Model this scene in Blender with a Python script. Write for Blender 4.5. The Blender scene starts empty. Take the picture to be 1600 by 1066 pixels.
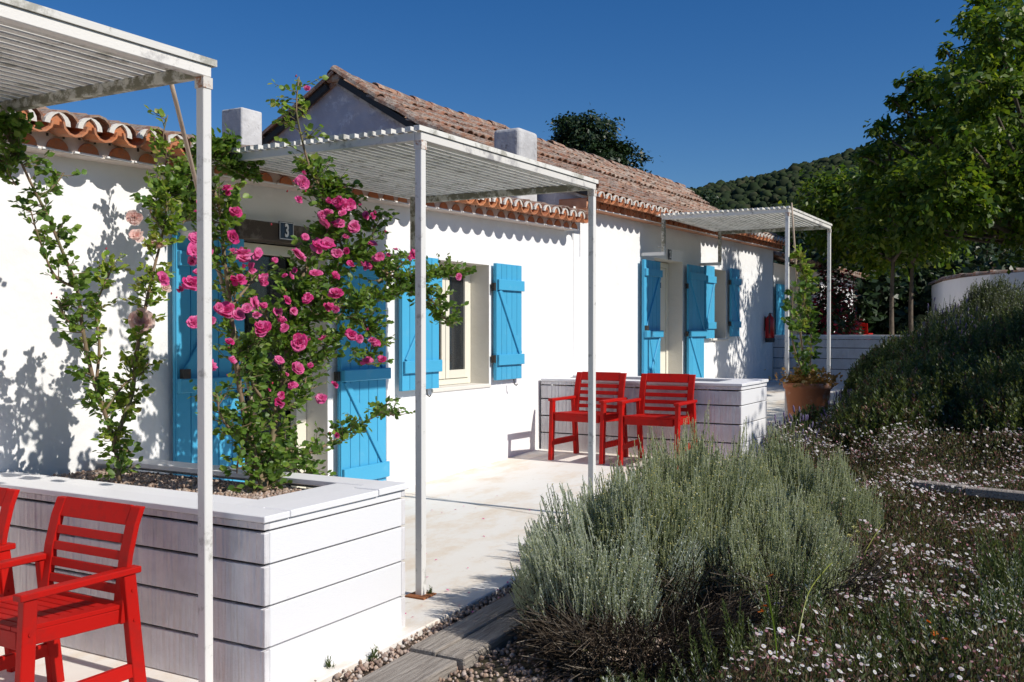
import bpy, bmesh, math, random
import numpy as np
from mathutils import Vector, Matrix, Euler, noise
random.seed(7); rng = np.random.default_rng(7)
scene = bpy.context.scene
col = scene.collection
PI = math.pi

# ------------------------------------------------------------------ camera, sky, sun, exposure
CAM = Vector((0, 0, 1.40)); YAW = math.radians(29.8); PITCH = math.radians(-0.66); FPX = 1556.0
cam_d = bpy.data.cameras.new('camera'); cam = bpy.data.objects.new('camera', cam_d); col.objects.link(cam)
cam_d.sensor_width = 36; cam_d.lens = 35.0; cam_d.clip_end = 3000; cam_d.clip_start = .05
FWD = Vector((math.cos(YAW)*math.cos(PITCH), math.sin(YAW)*math.cos(PITCH), math.sin(PITCH)))
RGT = Vector((math.sin(YAW), -math.cos(YAW), 0)); UPV = RGT.cross(FWD)
cam.location = CAM; cam.rotation_euler = FWD.to_track_quat('-Z', 'Y').to_euler()
scene.camera = cam
SUN_EL = math.radians(39); SUN_AZ = Vector((-0.015, -1, 0)).normalized()   # sun stands over the garden, square to the facades
world = bpy.data.worlds.new('World'); scene.world = world; world.use_nodes = True
wn = world.node_tree.nodes; wl = world.node_tree.links; wn.clear()
sky = wn.new('ShaderNodeTexSky'); sky.sky_type = 'NISHITA'; sky.sun_disc = False
sky.sun_elevation = SUN_EL; sky.sun_rotation = PI + math.atan(0.015)
sky.altitude = 0; sky.air_density = 1.0; sky.dust_density = 0.15; sky.ozone_density = 6.0
hsv = wn.new('ShaderNodeHueSaturation'); hsv.inputs['Hue'].default_value = 0.508; hsv.inputs['Saturation'].default_value = 1.26; hsv.inputs['Value'].default_value = 0.94
bg = wn.new('ShaderNodeBackground'); bg.inputs['Strength'].default_value = 0.08
wo = wn.new('ShaderNodeOutputWorld')
wl.new(sky.outputs[0], hsv.inputs['Color']); wl.new(hsv.outputs[0], bg.inputs['Color']); wl.new(bg.outputs[0], wo.inputs['Surface'])
sun_d = bpy.data.lights.new('sun', 'SUN'); sun_d.energy = 4.25; sun_d.angle = math.radians(0.53); sun_d.color = (1, .945, .86)
sun = bpy.data.objects.new('sun', sun_d); col.objects.link(sun)
sdir = Vector((SUN_AZ.x*math.cos(SUN_EL), SUN_AZ.y*math.cos(SUN_EL), math.sin(SUN_EL)))
sun.rotation_euler = sdir.to_track_quat('Z', 'Y').to_euler()
scene.view_settings.view_transform = 'Standard'; scene.view_settings.look = 'None'
scene.view_settings.exposure = 0.15; scene.view_settings.gamma = 1
scene.view_settings.use_curve_mapping = False

# ------------------------------------------------------------------ helpers
def at(u, v, Y=None, X=None, Z=None):
    """survey helper: the point of the sight line (u, v) that lies on the plane Y=, X= or Z="""
    d = FWD*FPX + RGT*(u-800) + UPV*(533-v)
    t = (Y/d.y) if Y is not None else (X/d.x if X is not None else (Z-CAM.z)/d.z)
    return CAM + d*t
def gz(x, y=0):                                     # height of the terrain
    xx = min(max(x, -6), 30)
    return 0.036*(xx-3.8)
def tag(o, label=None, cat=None, group=None, kind=None):
    if label: o['label'] = label
    if cat: o['category'] = cat
    if group: o['group'] = group
    if kind: o['kind'] = kind
    return o
def link(o, parent=None):
    col.objects.link(o)
    if parent is not None:
        o.parent = parent
        if parent.parent is None and parent.type == 'EMPTY':
            o.matrix_parent_inverse = Matrix.Translation(-parent.location)
    return o
def thing(name, loc, label, cat, group=None):
    o = bpy.data.objects.new(name, None); o.empty_display_size = .1; col.objects.link(o)
    o.location = loc; return tag(o, label, cat, group)
def shared(name, mesh, parent, M=None):
    o = bpy.data.objects.new(name, mesh)
    link(o, parent)
    if M is not None: o.matrix_basis = M
    return o
def copy_tree(o, parent=None):
    c = o.copy(); col.objects.link(c)
    if parent is not None: c.parent = parent
    for ch in o.children: copy_tree(ch, c)
    return c
class MB:
    def __init__(s): s.v = []; s.f = []; s.mi = []; s.m = 0
    def add(s, vs, fs):
        n = len(s.v); s.v += [tuple(p) for p in vs]; s.f += [tuple(i+n for i in f) for f in fs]; s.mi += [s.m]*len(fs); return s
    def box(s, x0, x1, y0, y1, z0, z1):
        return s.add([(x0,y0,z0),(x1,y0,z0),(x1,y1,z0),(x0,y1,z0),(x0,y0,z1),(x1,y0,z1),(x1,y1,z1),(x0,y1,z1)],
              [(0,3,2,1),(4,5,6,7),(0,1,5,4),(1,2,6,5),(2,3,7,6),(3,0,4,7)])
    def bar(s, a, b, w, h, side=(0,1,0), w2=None, h2=None):      # a box from a to b; w along side, h across it
        a = Vector(a); b = Vector(b); d = (b-a).normalized(); sd = Vector(side); sd = (sd - d*sd.dot(d)).normalized(); n = d.cross(sd)
        w2 = w if w2 is None else w2; h2 = h if h2 is None else h2
        vs = []
        for p, ww, hh in ((a,w,h),(b,w2,h2)):
            for i, j in ((-1,-1),(1,-1),(1,1),(-1,1)): vs.append(p+sd*ww*.5*i+n*hh*.5*j)
        return s.add(vs, [(0,1,2,3),(7,6,5,4),(0,4,5,1),(1,5,6,2),(2,6,7,3),(3,7,4,0)])
    def tube(s, pts, r, seg=6, cap=True):
        pts = [Vector(p) for p in pts]; n = len(pts); rr = r if isinstance(r, (list, tuple)) else [r]*n
        vs = []; fs = []; up = Vector((.13,.21,.97))
        for i, p in enumerate(pts):
            d = (pts[min(i+1,n-1)]-pts[max(i-1,0)]).normalized()
            a = d.cross(up)
            if a.length < .05: a = d.cross(Vector((1,0,0)))
            a.normalize(); b = d.cross(a)
            for k in range(seg):
                an = 2*PI*k/seg; vs.append(p+(a*math.cos(an)+b*math.sin(an))*rr[i])
        for i in range(n-1):
            for k in range(seg):
                k2 = (k+1) % seg; fs.append((i*seg+k, i*seg+k2, (i+1)*seg+k2, (i+1)*seg+k))
        if cap: fs.append(tuple(range(seg))[::-1]); fs.append(tuple((n-1)*seg+k for k in range(seg)))
        return s.add(vs, fs)
    def lathe(s, c, prof, seg=24):
        c = Vector(c); vs = []; fs = []
        for r, z in prof:
            for k in range(seg):
                a = 2*PI*k/seg; vs.append(c+Vector((r*math.cos(a), r*math.sin(a), z)))
        for i in range(len(prof)-1):
            for k in range(seg):
                k2 = (k+1) % seg; fs.append((i*seg+k, i*seg+k2, (i+1)*seg+k2, (i+1)*seg+k))
        return s.add(vs, fs)
    def mesh(s, name, mats, smooth=False):
        me = bpy.data.meshes.new(name); me.from_pydata(s.v, [], s.f)
        for m in (mats if isinstance(mats, (list, tuple)) else [mats]): me.materials.append(m)
        if any(s.mi): me.polygons.foreach_set('material_index', s.mi)
        if smooth: me.polygons.foreach_set('use_smooth', [True]*len(s.f))
        me.update(); return me
    def build(s, name, mats, parent=None, bevel=0, smooth=False):
        o = bpy.data.objects.new(name, s.mesh(name, mats, smooth)); link(o, parent)
        if bevel:
            b = o.modifiers.new('bevel', 'BEVEL'); b.width = bevel; b.segments = 1; b.limit_method = 'ANGLE'
        return o
def scatter(name, tv, tf, R, T, S, mats, parent=None, mi=None, smooth=False, kind='stuff'):
    """one joined mesh of N copies of a small template (tv, tf); R (N,3,3), T (N,3), S (N,) or (N,3)"""
    tv = np.asarray(tv, float); tf = [tuple(f) for f in tf]; N = len(T)
    S = np.asarray(S, float); S = S[:, None] if S.ndim == 1 else S
    V = np.einsum('nij,nkj->nki', R, tv[None]*S[:, None, :]) + T[:, None, :]
    nv = len(tv); sizes = np.array([len(f) for f in tf]); flat = np.concatenate([np.array(f) for f in tf])
    loops = (flat[None]+(np.arange(N)*nv)[:, None]).ravel(); tot = np.tile(sizes, N); start = np.concatenate([[0], np.cumsum(tot)[:-1]])
    me = bpy.data.meshes.new(name); me.vertices.add(N*nv); me.vertices.foreach_set('co', V.astype(np.float32).ravel())
    me.loops.add(len(loops)); me.loops.foreach_set('vertex_index', loops.astype(np.int32))
    me.polygons.add(len(tot)); me.polygons.foreach_set('loop_start', start.astype(np.int32)); me.polygons.foreach_set('loop_total', tot.astype(np.int32))
    for m in (mats if isinstance(mats, (list, tuple)) else [mats]): me.materials.append(m)
    if mi is not None: me.polygons.foreach_set('material_index', np.asarray(mi, np.int32))
    if smooth: me.polygons.foreach_set('use_smooth', np.ones(len(tot), bool))
    me.update(calc_edges=True); me.validate()
    o = bpy.data.objects.new(name, me); link(o, parent)
    if kind: o['kind'] = kind
    return o
def rot_from(nrm, spin):
    """rotation matrices taking +Z to nrm (N,3), spun by spin"""
    n = nrm/np.linalg.norm(nrm, axis=1, keepdims=True)
    a = np.where(np.abs(n[:, 2:3]) < .95, np.array([[0,0,1.]]), np.array([[1.,0,0]]))
    x = np.cross(a, n); x /= np.linalg.norm(x, axis=1, keepdims=True); y = np.cross(n, x)
    c = np.cos(spin)[:, None]; s = np.sin(spin)[:, None]
    x2 = x*c+y*s; y2 = -x*s+y*c
    return np.stack([x2, y2, n], axis=2)
def rnd_dirs(n, up=0.0):
    d = rng.normal(size=(n, 3)); d /= np.linalg.norm(d, axis=1, keepdims=True); d[:, 2] += up
    return d

# ------------------------------------------------------------------ materials
def new_mat(name):
    m = bpy.data.materials.new(name); m.use_nodes = True; n = m.node_tree.nodes; l = m.node_tree.links
    return m, n, l, n['Principled BSDF']
def tex(n, l, scale=5, detail=4, rough=.6, coord='Object', typ='ShaderNodeTexNoise', sc=None):
    tc = n.new('ShaderNodeTexCoord'); t = n.new(typ)
    if sc:
        mp = n.new('ShaderNodeMapping'); mp.inputs['Scale'].default_value = sc; l.new(tc.outputs[coord], mp.inputs[0]); l.new(mp.outputs[0], t.inputs['Vector'])
    else: l.new(tc.outputs[coord], t.inputs['Vector'])
    t.inputs['Scale'].default_value = scale
    if typ == 'ShaderNodeTexNoise': t.inputs['Detail'].default_value = detail; t.inputs['Roughness'].default_value = rough
    return t
def ramp(n, l, src, stops):
    r = n.new('ShaderNodeValToRGB'); l.new(src, r.inputs[0]); e = r.color_ramp.elements
    while len(e) < len(stops): e.new(.5)
    for i, (p, c) in enumerate(stops):
        e[i].position = p; e[i].color = (*c, 1) if len(c) == 3 else c
    return r
def mix(n, l, fac, a, b, mode='MIX'):
    m = n.new('ShaderNodeMix'); m.data_type = 'RGBA'; m.blend_type = mode
    for s, x in ((0, fac), (6, a), (7, b)):
        if hasattr(x, 'node'): l.new(x, m.inputs[s])
        elif s == 0: m.inputs[0].default_value = x
        else: m.inputs[s].default_value = (*x, 1)
    return m.outputs[2]
def bump(n, l, b, src, st=.3, dist=.01, prev=None):
    bp = n.new('ShaderNodeBump'); bp.inputs['Strength'].default_value = st; bp.inputs['Distance'].default_value = dist
    l.new(src, bp.inputs['Height'])
    if prev is not None: l.new(prev, bp.inputs['Normal'])
    l.new(bp.outputs[0], b.inputs['Normal']); return bp.outputs[0]
def rand_val(n, l):
    g = n.new('ShaderNodeNewGeometry'); o = n.new('ShaderNodeObjectInfo')
    a = n.new('ShaderNodeMath'); a.operation = 'ADD'; l.new(g.outputs['Random Per Island'], a.inputs[0]); l.new(o.outputs['Random'], a.inputs[1])
    f = n.new('ShaderNodeMath'); f.operation = 'FRACT'; l.new(a.outputs[0], f.inputs[0]); return f.outputs[0]

def mat_plaster(name, c1, c2, sc=1.3, stain=(.45,.42,.38), stain_lo=.66, bs=.35):
    m, n, l, b = new_mat(name)
    t = tex(n, l, sc, 5, .6); r = ramp(n, l, t.outputs[0], [(.3, c2), (.7, c1)])
    t2 = tex(n, l, 6, 7, .7); r2 = ramp(n, l, t2.outputs[0], [(stain_lo, (0,0,0)), (stain_lo+.12, (1,1,1))])
    c = mix(n, l, r2.outputs[0], r.outputs[0], stain); l.new(c, b.inputs['Base Color']); b.inputs['Roughness'].default_value = .9
    t3 = tex(n, l, 38, 5, .65); p = bump(n, l, b, t3.outputs[0], bs, .006)
    t4 = tex(n, l, 4, 3, .5); bump(n, l, b, t4.outputs[0], bs*1.2, .05, p)
    return m
M = {}
M['plaster'] = mat_plaster('lime_plaster', (.83,.83,.83), (.78,.78,.775), stain=(.70,.69,.67), stain_lo=.68)
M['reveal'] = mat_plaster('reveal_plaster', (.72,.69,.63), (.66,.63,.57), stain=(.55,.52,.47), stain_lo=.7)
M['gable'] = mat_plaster('gable_render', (.58,.58,.64), (.33,.34,.41), sc=1.6, stain=(.75,.76,.80), stain_lo=.56, bs=.9)
M['chimney'] = mat_plaster('chimney_render', (.62,.62,.62), (.42,.42,.43), sc=2.5, stain=(.12,.12,.12), stain_lo=.58, bs=.6)
M['band'] = mat_plaster('cornice_plaster', (.70,.62,.56), (.56,.46,.40), sc=7, stain=(.36,.22,.15), stain_lo=.62)
M['band_red'] = mat_plaster('cornice_terracotta', (.58,.30,.18), (.46,.20,.11), sc=7, stain=(.60,.52,.46), stain_lo=.6)

def mat_tile(name, moss=True):
    m, n, l, b = new_mat(name); rv = rand_val(n, l)
    base = ramp(n, l, rv, [(0, (.34,.14,.075)), (.25, (.20,.095,.06)), (.5, (.38,.20,.12)), (.75, (.17,.085,.06)), (1, (.30,.15,.09))])
    if moss:
        t = tex(n, l, 9, 8, .75, coord='Object'); r = ramp(n, l, t.outputs[0], [(.44, (0,0,0)), (.57, (1,1,1))])
        mm = n.new('ShaderNodeMath'); mm.operation = 'MULTIPLY'; l.new(r.outputs[0], mm.inputs[0]); mm.inputs[1].default_value = .72
        c = mix(n, l, mm.outputs[0], base.outputs[0], (.46,.42,.36))
        t2 = tex(n, l, 5, 8, .8); r2 = ramp(n, l, t2.outputs[0], [(.50, (0,0,0)), (.60, (1,1,1))])
        c = mix(n, l, r2.outputs[0], c, (.13,.10,.08))
        t3 = tex(n, l, 3.2, 8, .8, sc=(1,1.3,.8)); r3 = ramp(n, l, t3.outputs[0], [(.64, (0,0,0)), (.69, (1,1,1))])
        c = mix(n, l, r3.outputs[0], c, (.48,.27,.06)); l.new(c, b.inputs['Base Color'])
    else: l.new(base.outputs[0], b.inputs['Base Color'])
    b.inputs['Roughness'].default_value = .9
    tb = tex(n, l, 60, 6, .7); bump(n, l, b, tb.outputs[0], .6, .008)
    return m
M['tile'] = mat_tile('old_roof_tile'); M['clay'] = mat_tile('orange_clay', False)
def soil_clay():
    n = M['clay'].node_tree.nodes; l = M['clay'].node_tree.links; b = n['Principled BSDF']; src = b.inputs['Base Color'].links[0].from_socket
    t = tex(n, l, 14, 8, .8); r = ramp(n, l, t.outputs[0], [(.47, (0,0,0)), (.60, (.75,.75,.75))]); l.new(mix(n, l, r.outputs[0], src, (.27,.19,.14)), b.inputs['Base Color'])
# lift the clean clay of the cornice
for nd in M['clay'].node_tree.nodes:
    if nd.type == 'VALTORGB':
        for i, c in enumerate([(.58,.20,.08), (.50,.16,.06), (.62,.24,.10), (.42,.14,.06), (.55,.22,.10)]): nd.color_ramp.elements[i].color = (*c, 1)
soil_clay()

def mat_paint(name, c, dirt=(.3,.3,.28), lo=.62, rough=.55, grain=None, bs=.2, vary=.06, dirt_amt=.8, dsc=7, spec=.5):
    m, n, l, b = new_mat(name); b.inputs['Specular IOR Level'].default_value = spec
    rv = rand_val(n, l)
    r0 = ramp(n, l, rv, [(0, tuple(x*(1-vary) for x in c)), (1, tuple(min(1, x*(1+vary)) for x in c))])
    t2 = tex(n, l, dsc, 8, .72); r2 = ramp(n, l, t2.outputs[0], [(lo, (0,0,0)), (lo+.1, (1,1,1))])
    mm = n.new('ShaderNodeMath'); mm.operation = 'MULTIPLY'; l.new(r2.outputs[0], mm.inputs[0]); mm.inputs[1].default_value = dirt_amt
    cc = mix(n, l, mm.outputs[0], r0.outputs[0], dirt); l.new(cc, b.inputs['Base Color']); b.inputs['Roughness'].default_value = rough
    if grain:
        t = tex(n, l, 30, 5, .6, sc=grain); p = bump(n, l, b, t.outputs[0], bs, .004)
    else:
        t = tex(n, l, 90, 4, .6); p = bump(n, l, b, t.outputs[0], bs, .003)
    return m
M['white_board'] = mat_paint('white_painted_boards', (.80,.80,.81), dirt=(.55,.54,.52), lo=.66, grain=(1,1,9), bs=.25, vary=.03, dirt_amt=.6)
# rough sawn faces: upright saw marks
def mat_sawn():
    m, n, l, b = new_mat('rough_sawn_white_boards')
    rv = rand_val(n, l); r0 = ramp(n, l, rv, [(0, (.72,.71,.72)), (1, (.78,.77,.78))])
    t2 = tex(n, l, 5, 7, .7); r2 = ramp(n, l, t2.outputs[0], [(.35, (.80,.78,.77)), (.7, (1,1,1))])
    l.new(mix(n, l, 1.0, r0.outputs[0], r2.outputs[0], 'MULTIPLY'), b.inputs['Base Color']); b.inputs['Roughness'].default_value = .7
    t = tex(n, l, 34, 3, .5, sc=(1,1,.05)); p = bump(n, l, b, t.outputs[0], 1.0, .02)
    t3 = tex(n, l, 120, 4, .6); bump(n, l, b, t3.outputs[0], .45, .004, p); return m
M['sawn'] = mat_sawn()
M['steel'] = mat_paint('white_painted_steel', (.70,.69,.66), dirt=(.36,.35,.32), lo=.56, rough=.6, bs=.25, dirt_amt=.85, dsc=11)
M['steel_rusty'] = mat_paint('rust_spotted_white_steel', (.66,.63,.58), dirt=(.32,.13,.05), lo=.50, rough=.8, bs=.3, dirt_amt=.95, dsc=22)
M['steel_spot'] = mat_paint('flaking_white_steel', (.72,.70,.66), dirt=(.34,.33,.33), lo=.53, rough=.7, bs=.4, dirt_amt=.95, dsc=3.2)
M['steel_mould'] = mat_paint('mouldy_white_steel', (.58,.57,.50), dirt=(.11,.10,.045), lo=.44, rough=.8, bs=.4, dsc=14)
M['slat'] = mat_paint('weathered_slat', (.66,.65,.61), dirt=(.30,.29,.24), lo=.52, rough=.8, grain=(.4,6,6), bs=.3, vary=.12)
M['rust'] = mat_paint('rust', (.28,.10,.035), dirt=(.5,.3,.2), lo=.6, rough=.9)
M['blue'] = mat_paint('blue_gloss_paint', (.065,.37,.60), dirt=(.12,.42,.62), lo=.56, rough=.42, spec=.3, grain=(8,8,.7), bs=.12, vary=.05, dirt_amt=.5)
M['red'] = mat_paint('red_wood_paint', (.43,.007,.004), dirt=(.30,.012,.009), lo=.50, rough=.55, spec=.16, grain=(2,2,2), bs=.15, vary=.07, dirt_amt=.6)
M['cream'] = mat_paint('cream_joinery', (.74,.71,.60), dirt=(.62,.58,.48), lo=.6, rough=.45)
M['curtain'] = mat_paint('linen_curtain', (.60,.58,.54), dirt=(.5,.48,.44), lo=.6, rough=.9)
M['iron'] = mat_paint('black_iron', (.03,.028,.026), dirt=(.10,.05,.03), lo=.55, rough=.6)
M['oldwood'] = mat_paint('charred_old_timber', (.075,.055,.042), dirt=(.20,.17,.14), lo=.52, rough=.85, grain=(.5,8,8), bs=.9, dsc=5)
def mat_sleeper():
    m, n, l, b = new_mat('grey_weathered_timber')
    t = tex(n, l, 22, 8, .7, sc=(.18,3,3)); r = ramp(n, l, t.outputs[0], [(.3, (.16,.135,.115)), (.5, (.33,.29,.25)), (.72, (.46,.42,.37))])
    l.new(r.outputs[0], b.inputs['Base Color']); b.inputs['Roughness'].default_value = .9
    bump(n, l, b, t.outputs[0], .9, .02); return m
M['sleeper'] = mat_sleeper()
M['plaque'] = mat_paint('navy_enamel', (.008,.011,.03), dirt=(.02,.02,.04), lo=.7, rough=.2)
M['enamel_white'] = mat_paint('white_enamel', (.75,.75,.75), lo=.8, rough=.3)
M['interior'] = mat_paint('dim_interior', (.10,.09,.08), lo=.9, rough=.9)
M['pot'] = mat_paint('terracotta_pot', (.42,.15,.06), dirt=(.50,.36,.28), lo=.52, rough=.85, bs=.4, dsc=5)
M['extinguisher'] = mat_paint('extinguisher_red', (.42,.012,.01), lo=.8, rough=.25)
M['cane'] = mat_paint('bamboo_cane', (.42,.33,.25), dirt=(.25,.18,.13), lo=.55, rough=.6)
M['stem'] = mat_paint('rose_stem', (.22,.15,.09), dirt=(.10,.12,.04), lo=.5, rough=.8)
M['bark'] = mat_paint('bark', (.13,.10,.075), dirt=(.06,.05,.04), lo=.5, rough=.9, grain=(6,6,1), bs=.9)
def mat_glass():
    m, n, l, b = new_mat('window_glass'); b.inputs['Base Color'].default_value = (.02,.025,.03,1); b.inputs['Roughness'].default_value = .04
    b.inputs['Specular IOR Level'].default_value = .8; b.inputs['Alpha'].default_value = .55; return m
M['glass'] = mat_glass()
def mat_patio():
    m, n, l, b = new_mat('pale_concrete')
    t = tex(n, l, 1.6, 8, .7, sc=(1,1.6,1)); r = ramp(n, l, t.outputs[0], [(.30, (.66,.55,.43)), (.43, (.72,.65,.56)), (.52, (.76,.73,.68)), (.75, (.78,.76,.72))])
    t2 = tex(n, l, 14, 8, .75); r2 = ramp(n, l, t2.outputs[0], [(.62, (0,0,0)), (.74, (1,1,1))])
    c = mix(n, l, r2.outputs[0], r.outputs[0], (.54,.47,.38)); l.new(c, b.inputs['Base Color']); b.inputs['Roughness'].default_value = .8
    t3 = tex(n, l, 70, 6, .7); bump(n, l, b, t3.outputs[0], .25, .004); return m
M['patio'] = mat_patio()
def mat_soil(name, a, bcol, sc=30):
    m, n, l, b = new_mat(name); t = tex(n, l, sc, 8, .75); r = ramp(n, l, t.outputs[0], [(.35, a), (.65, bcol)])
    l.new(r.outputs[0], b.inputs['Base Color']); b.inputs['Roughness'].default_value = .95; bump(n, l, b, t.outputs[0], 1, .03); return m
M['soil'] = mat_soil('brown_soil', (.055,.038,.026), (.15,.10,.065)); M['earth'] = mat_soil('garden_earth', (.05,.04,.025), (.12,.10,.05), 8)
def mat_pebble():
    m, n, l, b = new_mat('pebbles'); rv = rand_val(n, l)
    r = ramp(n, l, rv, [(0, (.25,.16,.11)), (.25, (.38,.27,.20)), (.5, (.46,.36,.29)), (.7, (.20,.14,.11)), (.85, (.56,.49,.43)), (1, (.30,.18,.13))])
    l.new(r.outputs[0], b.inputs['Base Color']); b.inputs['Roughness'].default_value = .8; return m
M['pebble'] = mat_pebble()
def mat_leaf(name, cs, trans=.35, rough=.45, spec=.4, tint=(1.5,1.5,.7)):
    m, n, l, b = new_mat(name); rv = rand_val(n, l)
    r = ramp(n, l, rv, [(i/(len(cs)-1), c) for i, c in enumerate(cs)])
    b.inputs['Roughness'].default_value = rough; b.inputs['Specular IOR Level'].default_value = spec
    l.new(r.outputs[0], b.inputs['Base Color'])
    tr = n.new('ShaderNodeBsdfTranslucent'); g = mix(n, l, 1.0, r.outputs[0], tint, 'MULTIPLY'); l.new(g, tr.inputs[0])
    ms = n.new('ShaderNodeMixShader'); ms.inputs[0].default_value = trans; l.new(b.outputs[0], ms.inputs[1]); l.new(tr.outputs[0], ms.inputs[2])
    l.new(ms.outputs[0], n['Material Output'].inputs[0]); return m
M['rose_leaf'] = mat_leaf('rose_leaves', [(.045,.10,.022), (.085,.17,.03), (.06,.13,.025), (.15,.23,.04), (.07,.15,.03)])
M['rose_leaf_young'] = mat_leaf('young_rose_leaves', [(.12,.22,.03), (.22,.33,.04), (.16,.26,.03), (.32,.38,.07), (.22,.20,.05)])
M['rose_leaf_mid'] = mat_leaf('mid_rose_leaves', [(.06,.13,.025), (.13,.23,.035), (.09,.17,.03), (.20,.29,.045), (.07,.14,.03)])
M['tree_leaf'] = mat_leaf('bright_tree_leaves', [(.038,.085,.010), (.07,.14,.014), (.14,.21,.022), (.05,.10,.012), (.23,.28,.032)], .42)
M['dark_leaf'] = mat_leaf('dark_evergreen_leaves', [(.012,.028,.010), (.022,.045,.014), (.03,.055,.016)], .15)
M['hill_leaf'] = mat_leaf('hill_pine_crowns', [(.014,.024,.010), (.026,.042,.016), (.042,.056,.022), (.022,.034,.016), (.050,.052,.028)], 0, .9, .1)
M['shrub_leaf'] = mat_leaf('shrub_leaves', [(.055,.085,.03), (.09,.13,.045), (.15,.18,.07), (.065,.09,.035)], .35)
M['santolina'] = mat_leaf('silver_green_stems', [(.33,.36,.26), (.44,.47,.36), (.54,.56,.45), (.27,.31,.19), (.20,.22,.14)], .3, .8, .2)
M['silver'] = mat_leaf('silver_leaves', [(.42,.46,.42), (.55,.58,.54), (.34,.38,.33)], .3, .8, .2)
M['silver_dim'] = mat_leaf('shaded_silver_leaves', [(.16,.18,.15), (.22,.24,.20), (.12,.14,.11)], .2, .8, .2)  # silver leaves darkened in colour, standing in for the shade below the leafy tree
M['twig'] = mat_leaf('dead_twigs', [(.05,.035,.022), (.10,.075,.055), (.04,.03,.02), (.34,.29,.23)], 0, .9, .1)
M['button'] = mat_leaf('yellow_button_flowers', [(.48,.46,.20), (.38,.38,.18), (.58,.48,.12)], .1, .8, .1)
M['lavender'] = mat_leaf('lavender_flowers', [(.13,.10,.20), (.17,.14,.23), (.14,.13,.16)], .1, .8, .1)
M['daisy_leaf'] = mat_leaf('daisy_leaves', [(.06,.075,.03), (.10,.11,.045), (.19,.09,.07), (.07,.09,.035), (.20,.08,.085), (.11,.11,.06)], .25)
M['petal_white'] = mat_leaf('white_petals', [(.75,.72,.74), (.80,.79,.80), (.70,.55,.60)], .3, .7, .2, tint=(1.1,1,1))
M['petal_mauve'] = mat_leaf('mauve_daisy_petals', [(.45,.18,.26), (.55,.28,.36), (.38,.12,.18)], .3, .7, .2, tint=(1.1,1,1))
M['petal_pink'] = mat_leaf('hot_pink_petals', [(.60,.03,.20), (.70,.08,.30), (.74,.20,.42), (.50,.015,.13), (.66,.05,.24)], .35, .5, .3, tint=(1.1,1,1))
M['petal_soft'] = mat_leaf('soft_pink_petals', [(.72,.14,.36), (.70,.09,.30), (.76,.26,.46)], .35, .5, .3, tint=(1.1,1,1))
M['petal_pale'] = mat_leaf('pale_peach_petals', [(.84,.66,.60), (.86,.72,.66), (.84,.56,.50)], .5, .5, .3, tint=(1.1,1,1))
M['bud'] = mat_leaf('rose_buds', [(.45,.03,.08), (.30,.04,.04), (.50,.08,.14)], .1)
M['dry_flower'] = mat_leaf('dry_orange_plant', [(.30,.13,.03), (.22,.12,.03), (.38,.20,.05), (.12,.12,.03)], .3)
M['orange_petal'] = mat_leaf('orange_flowers', [(.6,.10,.02), (.65,.25,.03)], .2)
M['bougain'] = mat_leaf('bougainvillea_bracts', [(.22,.01,.03), (.30,.015,.05)], .2)

# ------------------------------------------------------------------ setting: ground, patio, hill
def grid_mesh(name, xs, ys, f, mat, parent=None):
    vs = [(x, y, f(x, y)) for x in xs for y in ys]; ny = len(ys)
    fs = [(i*ny+j, (i+1)*ny+j, (i+1)*ny+j+1, i*ny+j+1) for i in range(len(xs)-1) for j in range(ny-1)]
    b = MB(); b.add(vs, fs); return b.build(name, mat, parent, smooth=True)
def bank(x, y):                                      # the planted bed heaps up towards the trees
    a = max(0, min(1, (x-6.5)/6))*max(0, min(1, (2.6-y)/1.2)); a = a*a*(3-2*a)
    return gz(x)-.05 + .45*a
xs = [-900, -300, -60, -20, -6] + [(-5.6+.4*i) for i in range(90)] + [32, 36, 42, 60, 120, 400, 1200]
ys = [-900, -300, -80, -30, -14] + [(-10+.4*i) for i in range(62)] + [18, 26, 40, 90, 300, 900]
tag(grid_mesh('ground', xs, ys, lambda x, y: bank(x, y), M['earth']), kind='structure')
pj = 6.27                                           # joint between the two pours of concrete
def slab(x0, x1, y0, y1):
    b = MB(); b.add([(x0,y0,gz(x0)-.15),(x1,y0,gz(x1)-.15),(x1,y1,gz(x1)-.15),(x0,y1,gz(x0)-.15),(x0,y0,gz(x0)),(x1,y0,gz(x1)),(x1,y1,gz(x1)),(x0,y1,gz(x0))],
       [(0,3,2,1),(4,5,6,7),(0,1,5,4),(1,2,6,5),(2,3,7,6),(3,0,4,7)]); return b
# the joint runs slightly askew, as in the place
def quad_slab(name, p):                             # p: four (x, y) corners
    b = MB(); b.add([(x, y, gz(x)-.15) for x, y in p]+[(x, y, gz(x)) for x, y in p], [(0,3,2,1),(4,5,6,7),(0,1,5,4),(1,2,6,5),(2,3,7,6),(3,0,4,7)])
    return tag(b.build(name, M['patio'], bevel=.006), kind='structure')
J1 = at(628, 771, Z=.09); J2 = at(842, 804, Z=.09)
jx = lambda y: J1.x + (J2.x-J1.x)*(y-J1.y)/(J2.y-J1.y)
quad_slab('patio', [(-3, 2.68), (jx(2.68)-.005, 2.68), (jx(5.0)-.005, 5.0), (-3, 5.0)])
quad_slab('patio', [(jx(2.68)+.008, 2.68), (19.0, 2.68), (19.0, 5.0), (jx(5.0)+.008, 5.0)])
quad_slab('patio', [(19.02, 2.3), (27.0, 2.3), (27.0, 5.6), (19.02, 5.6)])

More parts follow.
